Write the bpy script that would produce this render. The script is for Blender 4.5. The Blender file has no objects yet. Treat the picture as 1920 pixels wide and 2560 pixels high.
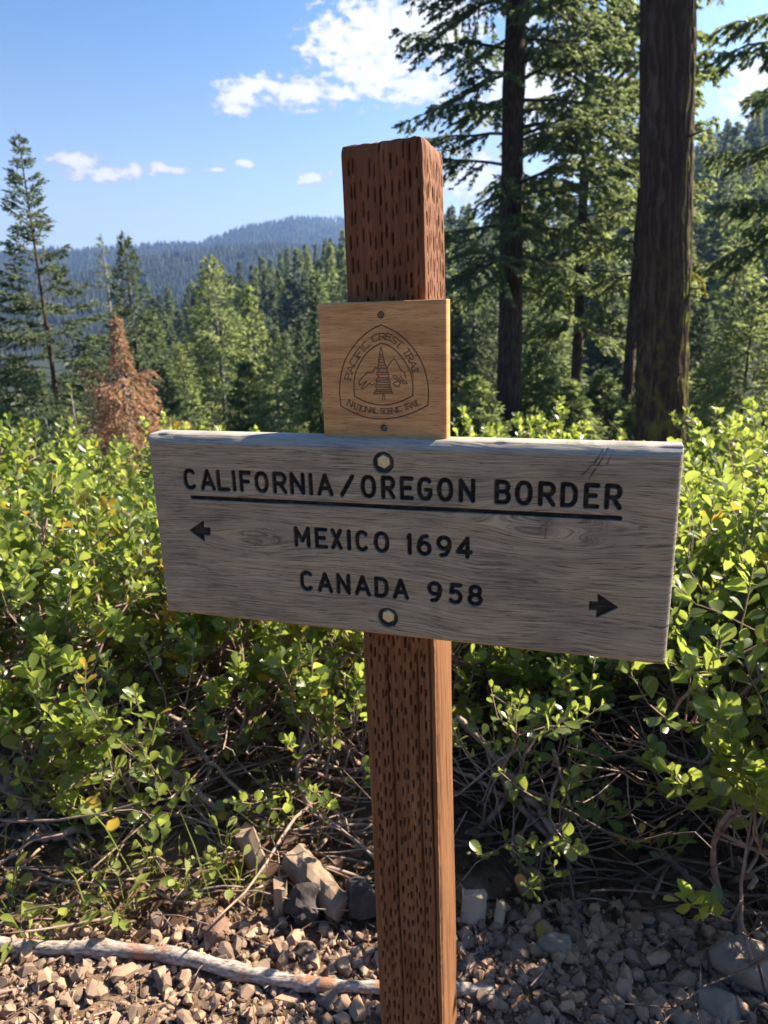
import bpy, math, random
import numpy as np
from mathutils import Vector, Matrix

R_ = math.radians
scene = bpy.context.scene
COL = scene.collection
rng = np.random.default_rng(11)
random.seed(5)

# ------------------------------------------------------------------ camera
CAM = np.array([0.0, 0.0, 1.28])
SP, SR = 0.2665, 0.027
CP, CR = math.sqrt(1 - SP * SP), math.sqrt(1 - SR * SR)
FW = np.array([0, CP, -SP]); UP0 = np.array([0, SP, CP]); RT0 = np.array([1.0, 0, 0])
RT = RT0 * CR - UP0 * SR
UP = UP0 * CR + RT0 * SR
cam_data = bpy.data.cameras.new('camera')
cam = bpy.data.objects.new('camera', cam_data)
COL.objects.link(cam)
m = Matrix.Identity(4)
for i in range(3):
    m[i][0], m[i][1], m[i][2], m[i][3] = RT[i], UP[i], -FW[i], CAM[i]
cam.matrix_world = m
cam_data.sensor_width = 36.0
cam_data.lens = 36.0 * 1775 / 2560
cam_data.clip_start = 0.05
cam_data.clip_end = 20000
cam_data.dof.use_dof = True
cam_data.dof.focus_distance = 0.84
cam_data.dof.aperture_fstop = 9.0
scene.camera = cam

# ------------------------------------------------------------------ light
SUN_AZ, SUN_EL = 63.0, 37.0
world = bpy.data.worlds.new('World')
scene.world = world
world.use_nodes = True
sun_data = bpy.data.lights.new('sun', 'SUN')
sun_data.energy = 5.0
sun_data.angle = R_(0.55)
sun_data.color = (1.0, 0.87, 0.70)
sun = bpy.data.objects.new('sun', sun_data)
COL.objects.link(sun)
sdir = Vector((math.sin(R_(SUN_AZ)) * math.cos(R_(SUN_EL)), math.cos(R_(SUN_AZ)) * math.cos(R_(SUN_EL)), math.sin(R_(SUN_EL))))
sun.rotation_euler = sdir.to_track_quat('Z', 'Y').to_euler()
sun.location = (6, 5, 12)
scene.view_settings.view_transform = 'Standard'
scene.view_settings.look = 'None'
scene.view_settings.gamma = 1.0
scene.view_settings.use_curve_mapping = False
scene.view_settings.exposure = 1.95
SKY_STRENGTH = 0.056
CLOUDS = [  # azimuth, elevation, half width, half height (degrees)
    (-20.8, 10.45, 1.9, 1.05), (-18.9, 9.9, 2.0, .72), (-17.0, 10.2, .7, .55), (-15.5, 10.35, 1.1, .62), (-14.2, 10.3, .9, .35),
    (-11.5, 10.35, 1.0, .22), (-9.5, 10.8, .8, .4),
    (-4.6, 9.9, 1.7, .7), (-9.8, 14.8, 1.9, 1.3), (-8.3, 15.5, 2.8, .8), (-5.2, 15.2, 3.9, 1.2),
    (-2.1, 15.0, 1.7, .5), (-2.2, 18.0, 3.4, 2.1), (.9, 18.7, 5.6, 2.6), (4.6, 19.0, 4.6, 2.8), (0., 16.3, 4.3, 2.2),
    (3.1, 15.4, 4.2, 1.4), (7.2, 9.6, 4.4, 2.2), (12.5, 15.0, 7.5, 4.0), (25.8, 13.1, 2.4, 3.0), (18.3, 10.4, 5.2, 2.4),
    (33, 15, 6, 3), (-38, 14, 5, 1.6), (48, 12, 7, 2.5), (-55, 20, 6, 2.4)]
NT = world.node_tree
NT.nodes.clear()


def nd(t, kind, **kw):
    n = t.nodes.new(kind)
    for k, v in kw.items():
        setattr(n, k, v)
    return n


def mth(t, op, a, b=None, c=None, clamp=False):
    n = nd(t, 'ShaderNodeMath', operation=op)
    n.use_clamp = clamp
    for i, v in enumerate((a, b, c)):
        if v is None:
            continue
        if isinstance(v, (int, float)):
            n.inputs[i].default_value = v
        else:
            t.links.new(v, n.inputs[i])
    return n.outputs[0]


def build_world():
    t = NT
    out = nd(t, 'ShaderNodeOutputWorld')
    bg = nd(t, 'ShaderNodeBackground')
    bg.inputs[1].default_value = SKY_STRENGTH
    t.links.new(bg.outputs[0], out.inputs[0])
    sky = nd(t, 'ShaderNodeTexSky')
    sky.sky_type = 'NISHITA'
    sky.sun_disc = False
    sky.sun_elevation = R_(SUN_EL)
    sky.sun_rotation = R_(SUN_AZ)
    sky.altitude = 400
    sky.air_density = 1.0
    sky.dust_density = 1.6
    sky.ozone_density = 4.0
    tc = nd(t, 'ShaderNodeTexCoord')
    sep = nd(t, 'ShaderNodeSeparateXYZ')
    t.links.new(tc.outputs['Generated'], sep.inputs[0])
    x, y, z = sep.outputs
    az = mth(t, 'MULTIPLY', mth(t, 'ARCTAN2', x, y), 57.29578)
    el = mth(t, 'MULTIPLY', mth(t, 'ARCSINE', z), 57.29578)
    cmb = nd(t, 'ShaderNodeCombineXYZ')
    t.links.new(az, cmb.inputs[0]); t.links.new(el, cmb.inputs[1])
    noi = nd(t, 'ShaderNodeTexNoise')
    noi.inputs['Scale'].default_value = 0.95
    noi.inputs['Detail'].default_value = 7
    noi.inputs['Roughness'].default_value = 0.6
    mp = nd(t, 'ShaderNodeMapping')
    mp.inputs['Scale'].default_value = (1.0, 1.7, 1.0)
    t.links.new(cmb.outputs[0], mp.inputs[0]); t.links.new(mp.outputs[0], noi.inputs[0])
    n0 = mth(t, 'SUBTRACT', noi.outputs[0], 0.5)
    cur = None
    shade = None
    for (a, e, wa, we) in CLOUDS:
        da = mth(t, 'MULTIPLY', mth(t, 'SUBTRACT', az, a), 1 / wa)
        de = mth(t, 'MULTIPLY', mth(t, 'SUBTRACT', el, e), 1 / we)
        d = mth(t, 'SUBTRACT', 1.0, mth(t, 'SQRT', mth(t, 'ADD', mth(t, 'MULTIPLY', da, da), mth(t, 'MULTIPLY', de, de))))
        cur = d if cur is None else mth(t, 'SMOOTH_MAX', cur, d, 0.12)
    cur = mth(t, 'MAXIMUM', cur, -1.0)
    v = mth(t, 'ADD', cur, mth(t, 'MULTIPLY', n0, 2.7))
    mask = nd(t, 'ShaderNodeMapRange', interpolation_type='SMOOTHSTEP')
    mask.inputs['From Min'].default_value = 0.0
    mask.inputs['From Max'].default_value = 0.42
    t.links.new(v, mask.inputs[0])
    core = nd(t, 'ShaderNodeMapRange', interpolation_type='SMOOTHSTEP')
    core.inputs['From Min'].default_value = 0.1
    core.inputs['From Max'].default_value = 0.75
    t.links.new(v, core.inputs[0])
    ccol = nd(t, 'ShaderNodeMix', data_type='RGBA')
    k = 1.0 / SKY_STRENGTH / 2 ** scene.view_settings.exposure
    ccol.inputs[6].default_value = (.66 * k, .70 * k, .84 * k, 1)
    ccol.inputs[7].default_value = (1.22 * k, 1.19 * k, 1.16 * k, 1)
    t.links.new(core.outputs[0], ccol.inputs[0])
    mix = nd(t, 'ShaderNodeMix', data_type='RGBA')
    t.links.new(mask.outputs[0], mix.inputs[0])
    hsv = nd(t, 'ShaderNodeHueSaturation')
    hsv.inputs['Saturation'].default_value = 1.38
    hsv.inputs['Value'].default_value = .84
    t.links.new(sky.outputs[0], hsv.inputs['Color'])
    # pale band of air low over the horizon, the same all round
    low = mth(t, 'MULTIPLY', mth(t, 'POWER', 2.71828, mth(t, 'MULTIPLY', mth(t, 'MAXIMUM', el, 0.0), -1 / 8.5)), .95)
    hz = nd(t, 'ShaderNodeMix', data_type='RGBA')
    t.links.new(low, hz.inputs[0])
    t.links.new(hsv.outputs[0], hz.inputs[6])
    kk = 1.0 / SKY_STRENGTH / 2 ** scene.view_settings.exposure
    hz.inputs[7].default_value = (1.62 * kk, 1.66 * kk, 1.60 * kk, 1)
    t.links.new(hz.outputs[2], mix.inputs[6])
    t.links.new(ccol.outputs[2], mix.inputs[7])
    t.links.new(mix.outputs[2], bg.inputs[0])


build_world()
scene.render.engine = 'CYCLES'
cy = scene.cycles
cy.max_bounces = 6; cy.diffuse_bounces = 3; cy.glossy_bounces = 2; cy.transmission_bounces = 4
cy.volume_bounces = 0; cy.transparent_max_bounces = 6
cy.use_denoising = True
cy.caustics_reflective = False; cy.caustics_refractive = False
cy.sample_clamp_indirect = 6.0

# ------------------------------------------------------------------ helpers


def ray(px, py):
    return FW + RT * ((px - 960) / 1775) + UP * ((1280 - py) / 1775)


def at_ground(px, py, z=0.0):
    d = ray(px, py)
    return CAM + d * ((z - CAM[2]) / d[2])


def tag(o, label=None, cat=None, group=None, kind=None):
    if label: o['label'] = label
    if cat: o['category'] = cat
    if group: o['group'] = group
    if kind: o['kind'] = kind
    return o


def empty(name, loc, rz=0.0):
    o = bpy.data.objects.new(name, None)
    COL.objects.link(o)
    o.location = loc
    o.rotation_euler = (0, 0, rz)
    o.empty_display_size = 0.1
    return o


def link(name, mesh, parent=None):
    o = bpy.data.objects.new(name, mesh)
    COL.objects.link(o)
    if parent is not None:
        o.parent = parent
    return o


class MB:
    """collects numpy geometry, builds one mesh"""
    def __init__(s):
        s.V = []; s.F = []; s.n = 0; s.A = {}

    def add(s, V, F, mi=0):
        V = np.asarray(V, float).reshape(-1, 3)
        if not isinstance(F, list): F = [F]
        for f in F:
            f = np.asarray(f, int)
            if len(f): s.F.append((f + s.n, mi))
        s.V.append(V); s.n += len(V)
        return s

    def mesh(s, name, mats, smooth=False, attrs=None):
        me = bpy.data.meshes.new(name)
        V = np.concatenate(s.V)
        me.vertices.add(len(V))
        me.vertices.foreach_set('co', V.astype(np.float32).ravel())
        tot = np.concatenate([np.full(len(f), f.shape[1]) for f, _ in s.F])
        idx = np.concatenate([f.ravel() for f, _ in s.F])
        mi = np.concatenate([np.full(len(f), k) for f, k in s.F])
        me.loops.add(len(idx))
        me.loops.foreach_set('vertex_index', idx.astype(np.int32))
        me.polygons.add(len(tot))
        st = np.concatenate([[0], np.cumsum(tot)[:-1]])
        me.polygons.foreach_set('loop_start', st.astype(np.int32))
        me.polygons.foreach_set('loop_total', tot.astype(np.int32))
        me.polygons.foreach_set('material_index', mi.astype(np.int32))
        me.polygons.foreach_set('use_smooth', np.full(len(tot), smooth))
        if not isinstance(mats, (list, tuple)): mats = [mats]
        for mm in mats: me.materials.append(mm)
        for k, a in (attrs or {}).items():
            at = me.attributes.new(k, 'FLOAT', 'POINT')
            at.data.foreach_set('value', np.asarray(a, np.float32).ravel())
        me.update(calc_edges=True)
        me.validate()
        return me

    def build(s, name, mats, parent=None, smooth=False, attrs=None):
        return link(name, s.mesh(name, mats, smooth, attrs), parent)


def grid_faces(nr, nc, wrap=False):
    r = np.arange(nr - 1)[:, None]
    c = np.arange(nc if wrap else nc - 1)[None, :]
    c2 = (c + 1) % nc
    return np.stack([r * nc + c, r * nc + c2, (r + 1) * nc + c2, (r + 1) * nc + c], -1).reshape(-1, 4)


def nrm(v):
    v = np.asarray(v, float)
    return v / (np.linalg.norm(v, axis=-1, keepdims=True) + 1e-12)


def tube(P, rad, sides=5, cap=True, wob=0.0):
    P = np.asarray(P, float); n = len(P)
    rad = np.broadcast_to(np.asarray(rad, float), (n,))
    T = np.empty_like(P)
    T[1:-1] = P[2:] - P[:-2]; T[0] = P[1] - P[0]; T[-1] = P[-1] - P[-2]
    T = nrm(T)
    ref = np.array([0.31, 0.17, 0.93]) if abs(T[0][2]) < .8 else np.array([.93, .3, .1])
    A = nrm(np.cross(T, ref)); B = np.cross(T, A)
    ang = np.arange(sides) / sides * 2 * np.pi
    rr = rad[:, None] * (1 + (wob * (rng.random((n, sides)) - .5) if wob else 0))
    V = P[:, None] + rr[..., None] * (np.cos(ang)[None, :, None] * A[:, None] + np.sin(ang)[None, :, None] * B[:, None])
    V = V.reshape(-1, 3)
    F = [grid_faces(n, sides, True)]
    if cap:
        F.append((np.arange(sides)[::-1])[None]); F.append((np.arange(sides) + (n - 1) * sides)[None])
    return V, F


def bez(a, b, c, d, n):
    t = np.linspace(0, 1, n)[:, None]
    return (1 - t) ** 3 * a + 3 * (1 - t) ** 2 * t * b + 3 * (1 - t) * t * t * c + t ** 3 * d


def _h(ix, iy, seed):
    h = (ix.astype(np.int64) * 374761393 + iy.astype(np.int64) * 668265263 + seed * 1274126177) & 0x7fffffff
    h = ((h ^ (h >> 13)) * 1274126177) & 0x7fffffff
    h = ((h ^ (h >> 16)) * 668265263) & 0x7fffffff
    return (h & 0xffffff) / float(0xffffff)


def vn(x, y, seed=0):
    x, y = np.broadcast_arrays(np.asarray(x, float), np.asarray(y, float))
    ix = np.floor(x); iy = np.floor(y); fx = x - ix; fy = y - iy
    fx = fx * fx * (3 - 2 * fx); fy = fy * fy * (3 - 2 * fy)
    a = _h(ix, iy, seed); b = _h(ix + 1, iy, seed); c = _h(ix, iy + 1, seed); d = _h(ix + 1, iy + 1, seed)
    return (a * (1 - fx) + b * fx) * (1 - fy) + (c * (1 - fx) + d * fx) * fy


def fbm(x, y, seed=0, o=4):
    s = 0; a = .5
    for i in range(o):
        s = s + a * vn(x * 2 ** i, y * 2 ** i, seed + i * 17); a *= .5
    return s


def sstep(a, b, x):
    t = np.clip((x - a) / (b - a), 0, 1)
    return t * t * (3 - 2 * t)


# ------------------------------------------------------------------ materials
def mat(name):
    mm = bpy.data.materials.new(name)
    mm.use_nodes = True
    t = mm.node_tree
    return mm, t, t.nodes['Principled BSDF'], t.nodes['Material Output']


def ramp(t, fac, stops):
    r = nd(t, 'ShaderNodeValToRGB')
    e = r.color_ramp.elements
    while len(e) < len(stops): e.new(0.5)
    for el_, (p, c) in zip(e, stops):
        el_.position = p; el_.color = (*c, 1)
    t.links.new(fac, r.inputs[0])
    return r.outputs[0]


def noise(t, vec, scale, detail=4, rough=.55, dist=0.0):
    n = nd(t, 'ShaderNodeTexNoise')
    n.inputs['Scale'].default_value = scale
    n.inputs['Detail'].default_value = detail
    n.inputs['Roughness'].default_value = rough
    n.inputs['Distortion'].default_value = dist
    if vec is not None: t.links.new(vec, n.inputs['Vector'])
    return n.outputs[0]


def mapped(t, src, sc):
    mp = nd(t, 'ShaderNodeMapping')
    mp.inputs['Scale'].default_value = sc
    t.links.new(src, mp.inputs[0])
    return mp.outputs[0]


def objc(t):
    return nd(t, 'ShaderNodeTexCoord').outputs['Object']


def attr(t, name):
    return nd(t, 'ShaderNodeAttribute', attribute_name=name).outputs['Fac']


def mixc(t, fac, a, b, mode='MIX'):
    n = nd(t, 'ShaderNodeMix', data_type='RGBA', blend_type=mode)
    for s_, v in ((0, fac), (6, a), (7, b)):
        if isinstance(v, (int, float)): n.inputs[s_].default_value = v
        elif isinstance(v, tuple): n.inputs[s_].default_value = (*v, 1)
        else: t.links.new(v, n.inputs[s_])
    return n.outputs[2]


def bump(t, h, strength, dist, bsdf):
    b = nd(t, 'ShaderNodeBump')
    b.inputs['Strength'].default_value = strength
    b.inputs['Distance'].default_value = dist
    t.links.new(h, b.inputs['Height']); t.links.new(b.outputs[0], bsdf.inputs['Normal'])


def rnd_island(t):
    g = nd(t, 'ShaderNodeNewGeometry').outputs['Random Per Island']
    o = nd(t, 'ShaderNodeObjectInfo').outputs['Random']
    return mth(t, 'FRACT', mth(t, 'ADD', g, o))


def simple_noise_mat(name, c0, c1, scale=20, rough=.9, bd=0.0, stretch=(1, 1, 1), c2=None, island=False):
    mm, t, b, o = mat(name)
    v = mapped(t, objc(t), stretch)
    n = noise(t, v, scale, 5)
    st = [(.3, c0), (.7, c1)] if c2 is None else [(.28, c0), (.5, c1), (.74, c2)]
    c = ramp(t, n, st)
    if island:
        r = rnd_island(t)
        c = mixc(t, 1.0, c, ramp(t, r, [(0, (.55, .55, .57)), (.5, (.95, .9, .86)), (1, (1.35, 1.22, 1.1))]), 'MULTIPLY')
    t.links.new(c, b.inputs['Base Color'])
    b.inputs['Roughness'].default_value = rough
    b.inputs['Specular IOR Level'].default_value = .25
    if bd: bump(t, n, .6, bd, b)
    return mm


def leaf_mat(name, c0, c1, tr, trfac=.45, rough=.34, spec=.5):
    mm, t, b, o = mat(name)
    r = rnd_island(t)
    c = ramp(t, r, [(0, c0), (1, c1)])
    t.links.new(c, b.inputs['Base Color'])
    b.inputs['Roughness'].default_value = rough
    b.inputs['Specular IOR Level'].default_value = spec
    tl = nd(t, 'ShaderNodeBsdfTranslucent')
    tcol = ramp(t, mth(t, 'FRACT', mth(t, 'MULTIPLY', r, 7.3)), [(0, tuple(x * .7 for x in tr)), (1, tuple(min(1, x * 1.2) for x in tr))])
    t.links.new(tcol, tl.inputs[0])
    mx = nd(t, 'ShaderNodeMixShader')
    mx.inputs[0].default_value = trfac
    t.links.new(b.outputs[0], mx.inputs[1]); t.links.new(tl.outputs[0], mx.inputs[2])
    t.links.new(mx.outputs[0], o.inputs[0])
    return mm


M = {}
M['leaf'] = leaf_mat('shrub_leaf', (.055, .095, .026), (.155, .195, .048), (.44, .54, .09), .46, .3, .6)
M['leaf_yellow'] = leaf_mat('yellow_leaf', (.30, .22, .03), (.42, .30, .04), (.6, .42, .05), .4)
M['herb'] = leaf_mat('herb_leaf', (.14, .18, .04), (.24, .26, .075), (.5, .54, .12), .45, .5, .3)
M['dead_leaf'] = leaf_mat('dead_leaf', (.14, .085, .05), (.27, .175, .11), (.36, .2, .1), .25, .7, .2)
M['needle'] = leaf_mat('conifer_needle', (.044, .072, .034), (.092, .124, .058), (.25, .32, .12), .42, .55, .3)
M['needle_pale'] = leaf_mat('pale_conifer_needle', (.062, .096, .040), (.122, .156, .066), (.34, .41, .14), .45, .55, .3)
M['needle_dark'] = leaf_mat('dark_conifer_needle', (.028, .050, .030), (.064, .090, .050), (.16, .21, .10), .36, .55, .3)
M['needle_dead'] = leaf_mat('dead_conifer_needle', (.26, .155, .09), (.44, .275, .17), (.48, .29, .17), .38, .8, .15)
M['twig'] = simple_noise_mat('shrub_twig', (.17, .105, .08), (.36, .265, .215), 40, .75)
M['twig_shaded'] = simple_noise_mat('shaded_dead_twig', (.055, .040, .032), (.17, .125, .10), 30, .85)  # dark grey twigs for the right side, canopy shade put into the colour
M['litter_shaded'] = leaf_mat('shaded_dead_leaf', (.045, .028, .018), (.12, .07, .042), (.12, .07, .03), .15, .8, .15)  # dark litter with the shade under the shrubs put into its colour
M['twig_dead'] = simple_noise_mat('dead_twig', (.15, .10, .075), (.39, .29, .225), 30, .85)
M['bark_far'] = simple_noise_mat('conifer_bark', (.035, .026, .021), (.10, .075, .06), 6, .95, 0, (1, 1, .2))
M['bark_grey'] = simple_noise_mat('grey_bark', (.16, .14, .125), (.33, .30, .27), 8, .9, 0, (1, 1, .3))
M['stone'] = simple_noise_mat('stone', (.13, .085, .058), (.32, .235, .17), 26, .93, .002, (1, 1, 1), (.225, .158, .112), True)
M['stone_dark'] = simple_noise_mat('dark_rock', (.035, .03, .028), (.075, .062, .055), 30, .95, .004)
M['stone_brown'] = simple_noise_mat('brown_rock', (.13, .075, .05), (.22, .135, .095), 24, .93, .004)
M['boulder'] = simple_noise_mat('boulder_rock', (.17, .135, .105), (.30, .25, .20), 14, .93, .006)
M['wood_bleached'] = simple_noise_mat('bleached_wood', (.26, .20, .145), (.46, .38, .29), 18, .85, .002, (1, 1, .12))
M['wood_brown'] = simple_noise_mat('rotten_wood', (.15, .10, .065), (.36, .265, .185), 16, .92, .004, (1, 1, .15))
M['wood_orange'] = simple_noise_mat('cut_wood', (.34, .15, .05), (.46, .23, .09), 30, .8)


def make_trunk_bark():
    mm, t, b, o = mat('furrowed_bark')
    oc = objc(t)
    n1 = noise(t, mapped(t, oc, (1, 1, .16)), 22, 6, .62)
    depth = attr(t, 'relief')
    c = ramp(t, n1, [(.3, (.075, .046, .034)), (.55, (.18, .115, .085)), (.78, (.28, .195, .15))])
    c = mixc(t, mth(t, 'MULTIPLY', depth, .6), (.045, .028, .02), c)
    mossn = noise(t, mapped(t, oc, (1, 1, .55)), 7, 6, .7)
    mk = mth(t, 'MULTIPLY', mth(t, 'MULTIPLY', mth(t, 'SUBTRACT', mossn, .48), 9.0, clamp=True), attr(t, 'moss'))
    c = mixc(t, mk, c, (.20, .19, .035))
    t.links.new(c, b.inputs['Base Color'])
    b.inputs['Roughness'].default_value = .95
    b.inputs['Specular IOR Level'].default_value = .15
    bump(t, n1, .8, .02, b)
    return mm


M['bark'] = make_trunk_bark()


def make_board_mat():
    mm, t, b, o = mat('weathered_oak')
    gu, gv = attr(t, 'gu'), attr(t, 'gv')
    cm = nd(t, 'ShaderNodeCombineXYZ')
    t.links.new(gu, cm.inputs[0]); t.links.new(gv, cm.inputs[1])
    fine = noise(t, mapped(t, cm.outputs[0], (17, 600, 1)), 1.0, 6, .66)
    mid = noise(t, mapped(t, cm.outputs[0], (5, 110, 1)), 1.0, 5, .6)
    blot = noise(t, mapped(t, cm.outputs[0], (9, 16, 1)), 1.0, 5, .6)
    c = ramp(t, mid, [(.26, (.265, .220, .145)), (.5, (.360, .298, .196)), (.76, (.45, .376, .255))])
    c = mixc(t, 1.0, c, ramp(t, fine, [(.34, (.36, .36, .37)), (.48, (.92, .92, .92)), (.68, (1.3, 1.28, 1.24))]), 'MULTIPLY')
    c = mixc(t, 1.0, c, ramp(t, blot, [(.3, (.66, .67, .70)), (.52, (1, 1, 1)), (.75, (1.12, 1.1, 1.04))]), 'MULTIPLY')
    # short dark checks along the grain
    chk = noise(t, mapped(t, cm.outputs[0], (36, 520, 1)), 1.0, 2, .5)
    ck = mth(t, 'MULTIPLY', mth(t, 'SUBTRACT', chk, .605), 14.0, clamp=True)
    c = mixc(t, mth(t, 'MULTIPLY', ck, .62), c, (.05, .041, .033))
    c = mixc(t, attr(t, 'dark'), c, (.055, .046, .038))
    c = mixc(t, attr(t, 'pale'), c, (.40, .385, .36))
    c = mixc(t, attr(t, 'paint'), c, (.012, .012, .014))
    t.links.new(c, b.inputs['Base Color'])
    b.inputs['Roughness'].default_value = .72
    b.inputs['Specular IOR Level'].default_value = .3
    h = mth(t, 'SUBTRACT', fine, mth(t, 'MULTIPLY', ck, .8))
    bump(t, h, .55, .0012, b)
    return mm


def make_plaque_mat():
    mm, t, b, o = mat('honey_oak')
    gu, gv = attr(t, 'gu'), attr(t, 'gv')
    cm = nd(t, 'ShaderNodeCombineXYZ')
    t.links.new(gu, cm.inputs[0]); t.links.new(gv, cm.inputs[1])
    mid = noise(t, mapped(t, cm.outputs[0], (10, 130, 1)), 1.0, 4, .55, .4)
    blot = noise(t, mapped(t, cm.outputs[0], (14, 40, 1)), 1.0, 3, .5)
    c = ramp(t, mid, [(.25, (.40, .19, .062)), (.5, (.61, .32, .115)), (.76, (.73, .42, .17))])
    c = mixc(t, 1.0, c, ramp(t, blot, [(.3, (.80, .77, .74)), (.7, (1.06, 1.06, 1.06))]), 'MULTIPLY')
    pore = noise(t, mapped(t, cm.outputs[0], (55, 900, 1)), 1.0, 2, .5)
    pk = mth(t, 'MULTIPLY', mth(t, 'SUBTRACT', pore, .58), 9.0, clamp=True)
    c = mixc(t, mth(t, 'MULTIPLY', pk, .8), c, (.17, .08, .03))
    c = mixc(t, attr(t, 'paint'), c, (.035, .022, .016))
    t.links.new(c, b.inputs['Base Color'])
    b.inputs['Roughness'].default_value = .5
    b.inputs['Specular IOR Level'].default_value = .4
    bump(t, mid, .25, .0008, b)
    return mm


def make_post_mat():
    mm, t, b, o = mat('incised_fir')
    gu, gz = attr(t, 'gu'), attr(t, 'gv')
    cm = nd(t, 'ShaderNodeCombineXYZ')
    t.links.new(gu, cm.inputs[0]); t.links.new(gz, cm.inputs[1])
    grain = noise(t, mapped(t, cm.outputs[0], (260, 7, 1)), 1.0, 5, .6, .5)
    fine = noise(t, mapped(t, cm.outputs[0], (900, 30, 1)), 1.0, 3, .6)
    blot = noise(t, mapped(t, cm.outputs[0], (22, 5, 1)), 1.0, 4, .6)
    c = ramp(t, grain, [(.28, (.125, .052, .022)), (.5, (.215, .100, .044)), (.74, (.31, .16, .074))])
    c = mixc(t, 1.0, c, ramp(t, blot, [(.3, (.72, .68, .68)), (.7, (1.15, 1.15, 1.12))]), 'MULTIPLY')
    c = mixc(t, 1.0, c, ramp(t, fine, [(.3, (.78, .76, .75)), (.7, (1.12, 1.12, 1.12))]), 'MULTIPLY')
    up = mth(t, 'MULTIPLY', mth(t, 'SUBTRACT', gz, .95), 2.2, clamp=True)
    c = mixc(t, mth(t, 'MULTIPLY', up, .6), c, mixc(t, 1.0, c, (.86, .72, .80), 'MULTIPLY'))  # purplish cast of lens flare painted into the upper post
    c = mixc(t, mth(t, 'MULTIPLY', attr(t, 'slit'), .6), c, (.03, .013, .008))  # shade inside the incisions painted in, besides their carved depth
    t.links.new(c, b.inputs['Base Color'])
    b.inputs['Roughness'].default_value = .8
    b.inputs['Specular IOR Level'].default_value = .2
    bump(t, mth(t, 'ADD', grain, mth(t, 'MULTIPLY', fine, .5)), .5, .0012, b)
    return mm


M['board'] = make_board_mat(); M['plaque'] = make_plaque_mat(); M['post'] = make_post_mat()


def make_metal(name, col, rough):
    mm, t, b, o = mat(name)
    n = noise(t, objc(t), 260, 4)
    c = ramp(t, n, [(.3, tuple(x * .72 for x in col)), (.7, col)])
    t.links.new(c, b.inputs['Base Color'])
    b.inputs['Metallic'].default_value = .35
    b.inputs['Roughness'].default_value = rough
    bump(t, n, .3, .0004, b)
    return mm


M['zinc'] = make_metal('yellow_zinc', (.74, .62, .34), .5)
M['washer'] = make_metal('dark_washer', (.10, .10, .105), .55)
M['screw'] = make_metal('dull_screw', (.19, .17, .155), .5)


def make_ground_mat():
    mm, t, b, o = mat('forest_soil')
    oc = objc(t)
    n1 = noise(t, oc, 2.2, 8, .65); n2 = noise(t, oc, 60, 5, .6)
    c = ramp(t, n1, [(.3, (.085, .055, .036)), (.55, (.155, .105, .07)), (.75, (.22, .16, .11))])
    c = mixc(t, 1.0, c, ramp(t, n2, [(.3, (.6, .6, .6)), (.7, (1.3, 1.25, 1.2))]), 'MULTIPLY')
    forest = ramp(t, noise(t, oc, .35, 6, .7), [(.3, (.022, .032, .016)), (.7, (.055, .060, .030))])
    c = mixc(t, mth(t, 'MULTIPLY', attr(t, 'humus_shade'), .85), c, (.040, .029, .021))  # dark litter soil, canopy shade painted in as well
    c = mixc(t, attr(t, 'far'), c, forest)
    t.links.new(c, b.inputs['Base Color'])
    b.inputs['Roughness'].default_value = .97
    b.inputs['Specular IOR Level'].default_value = .1
    bump(t, n2, .7, .012, b)
    return mm


M['ground'] = make_ground_mat()


def make_stick_mat():
    mm, t, b, o = mat('peeling_bark')
    oc = objc(t)
    p = noise(t, mapped(t, oc, (1, 1, 1)), 16, 5, .6)
    q = noise(t, mapped(t, oc, (1, 3, 3)), 60, 5, .6)
    c = ramp(t, q, [(.34, (.10, .075, .058)), (.5, (.30, .25, .21)), (.70, (.47, .42, .375))])
    bare = mth(t, 'MULTIPLY', mth(t, 'SUBTRACT', p, .52), 12.0, clamp=True)
    c = mixc(t, bare, c, (.27, .125, .065))
    t.links.new(c, b.inputs['Base Color'])
    b.inputs['Roughness'].default_value = .85
    bump(t, q, .6, .004, b)
    return mm


M['stick'] = make_stick_mat()
M['moss'] = leaf_mat('moss', (.16, .15, .02), (.28, .25, .04), (.45, .40, .06), .4, .8, .1)
M['ridge'] = simple_noise_mat('ridge_forest', (.020, .030, .018), (.060, .066, .040), .02, .97, 0)

# ------------------------------------------------------------------ terrain
FAR_RIDGE = [(-180, 2), (-60, 3.2), (-40, 4.0), (-26.5, 4.5), (-21.9, 4.75), (-17.9, 4.95), (-14.7, 5.35), (-13.2, 5.3), (-11.1, 5.95), (-9.5, 6.55),
             (-7.4, 6.75), (-6.1, 7.05), (-4.9, 6.85), (-2.7, 6.75), (3, 6.0), (12, 5.4), (40, 5), (180, 2)]
FRONT_RIDGE = [(-180, 0), (-60, 2.0), (-26.8, 2.75), (-22.2, 3.1), (-17.4, 4.1), (-12.9, 4.85), (-8, 5.3), (0, 4.8), (20, 4), (60, 3), (180, 0)]


def el_row(r, lst, k=1.0):
    return [(a, 1.28 + r * math.tan(R_(e)) * k) for a, e in lst]


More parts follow.
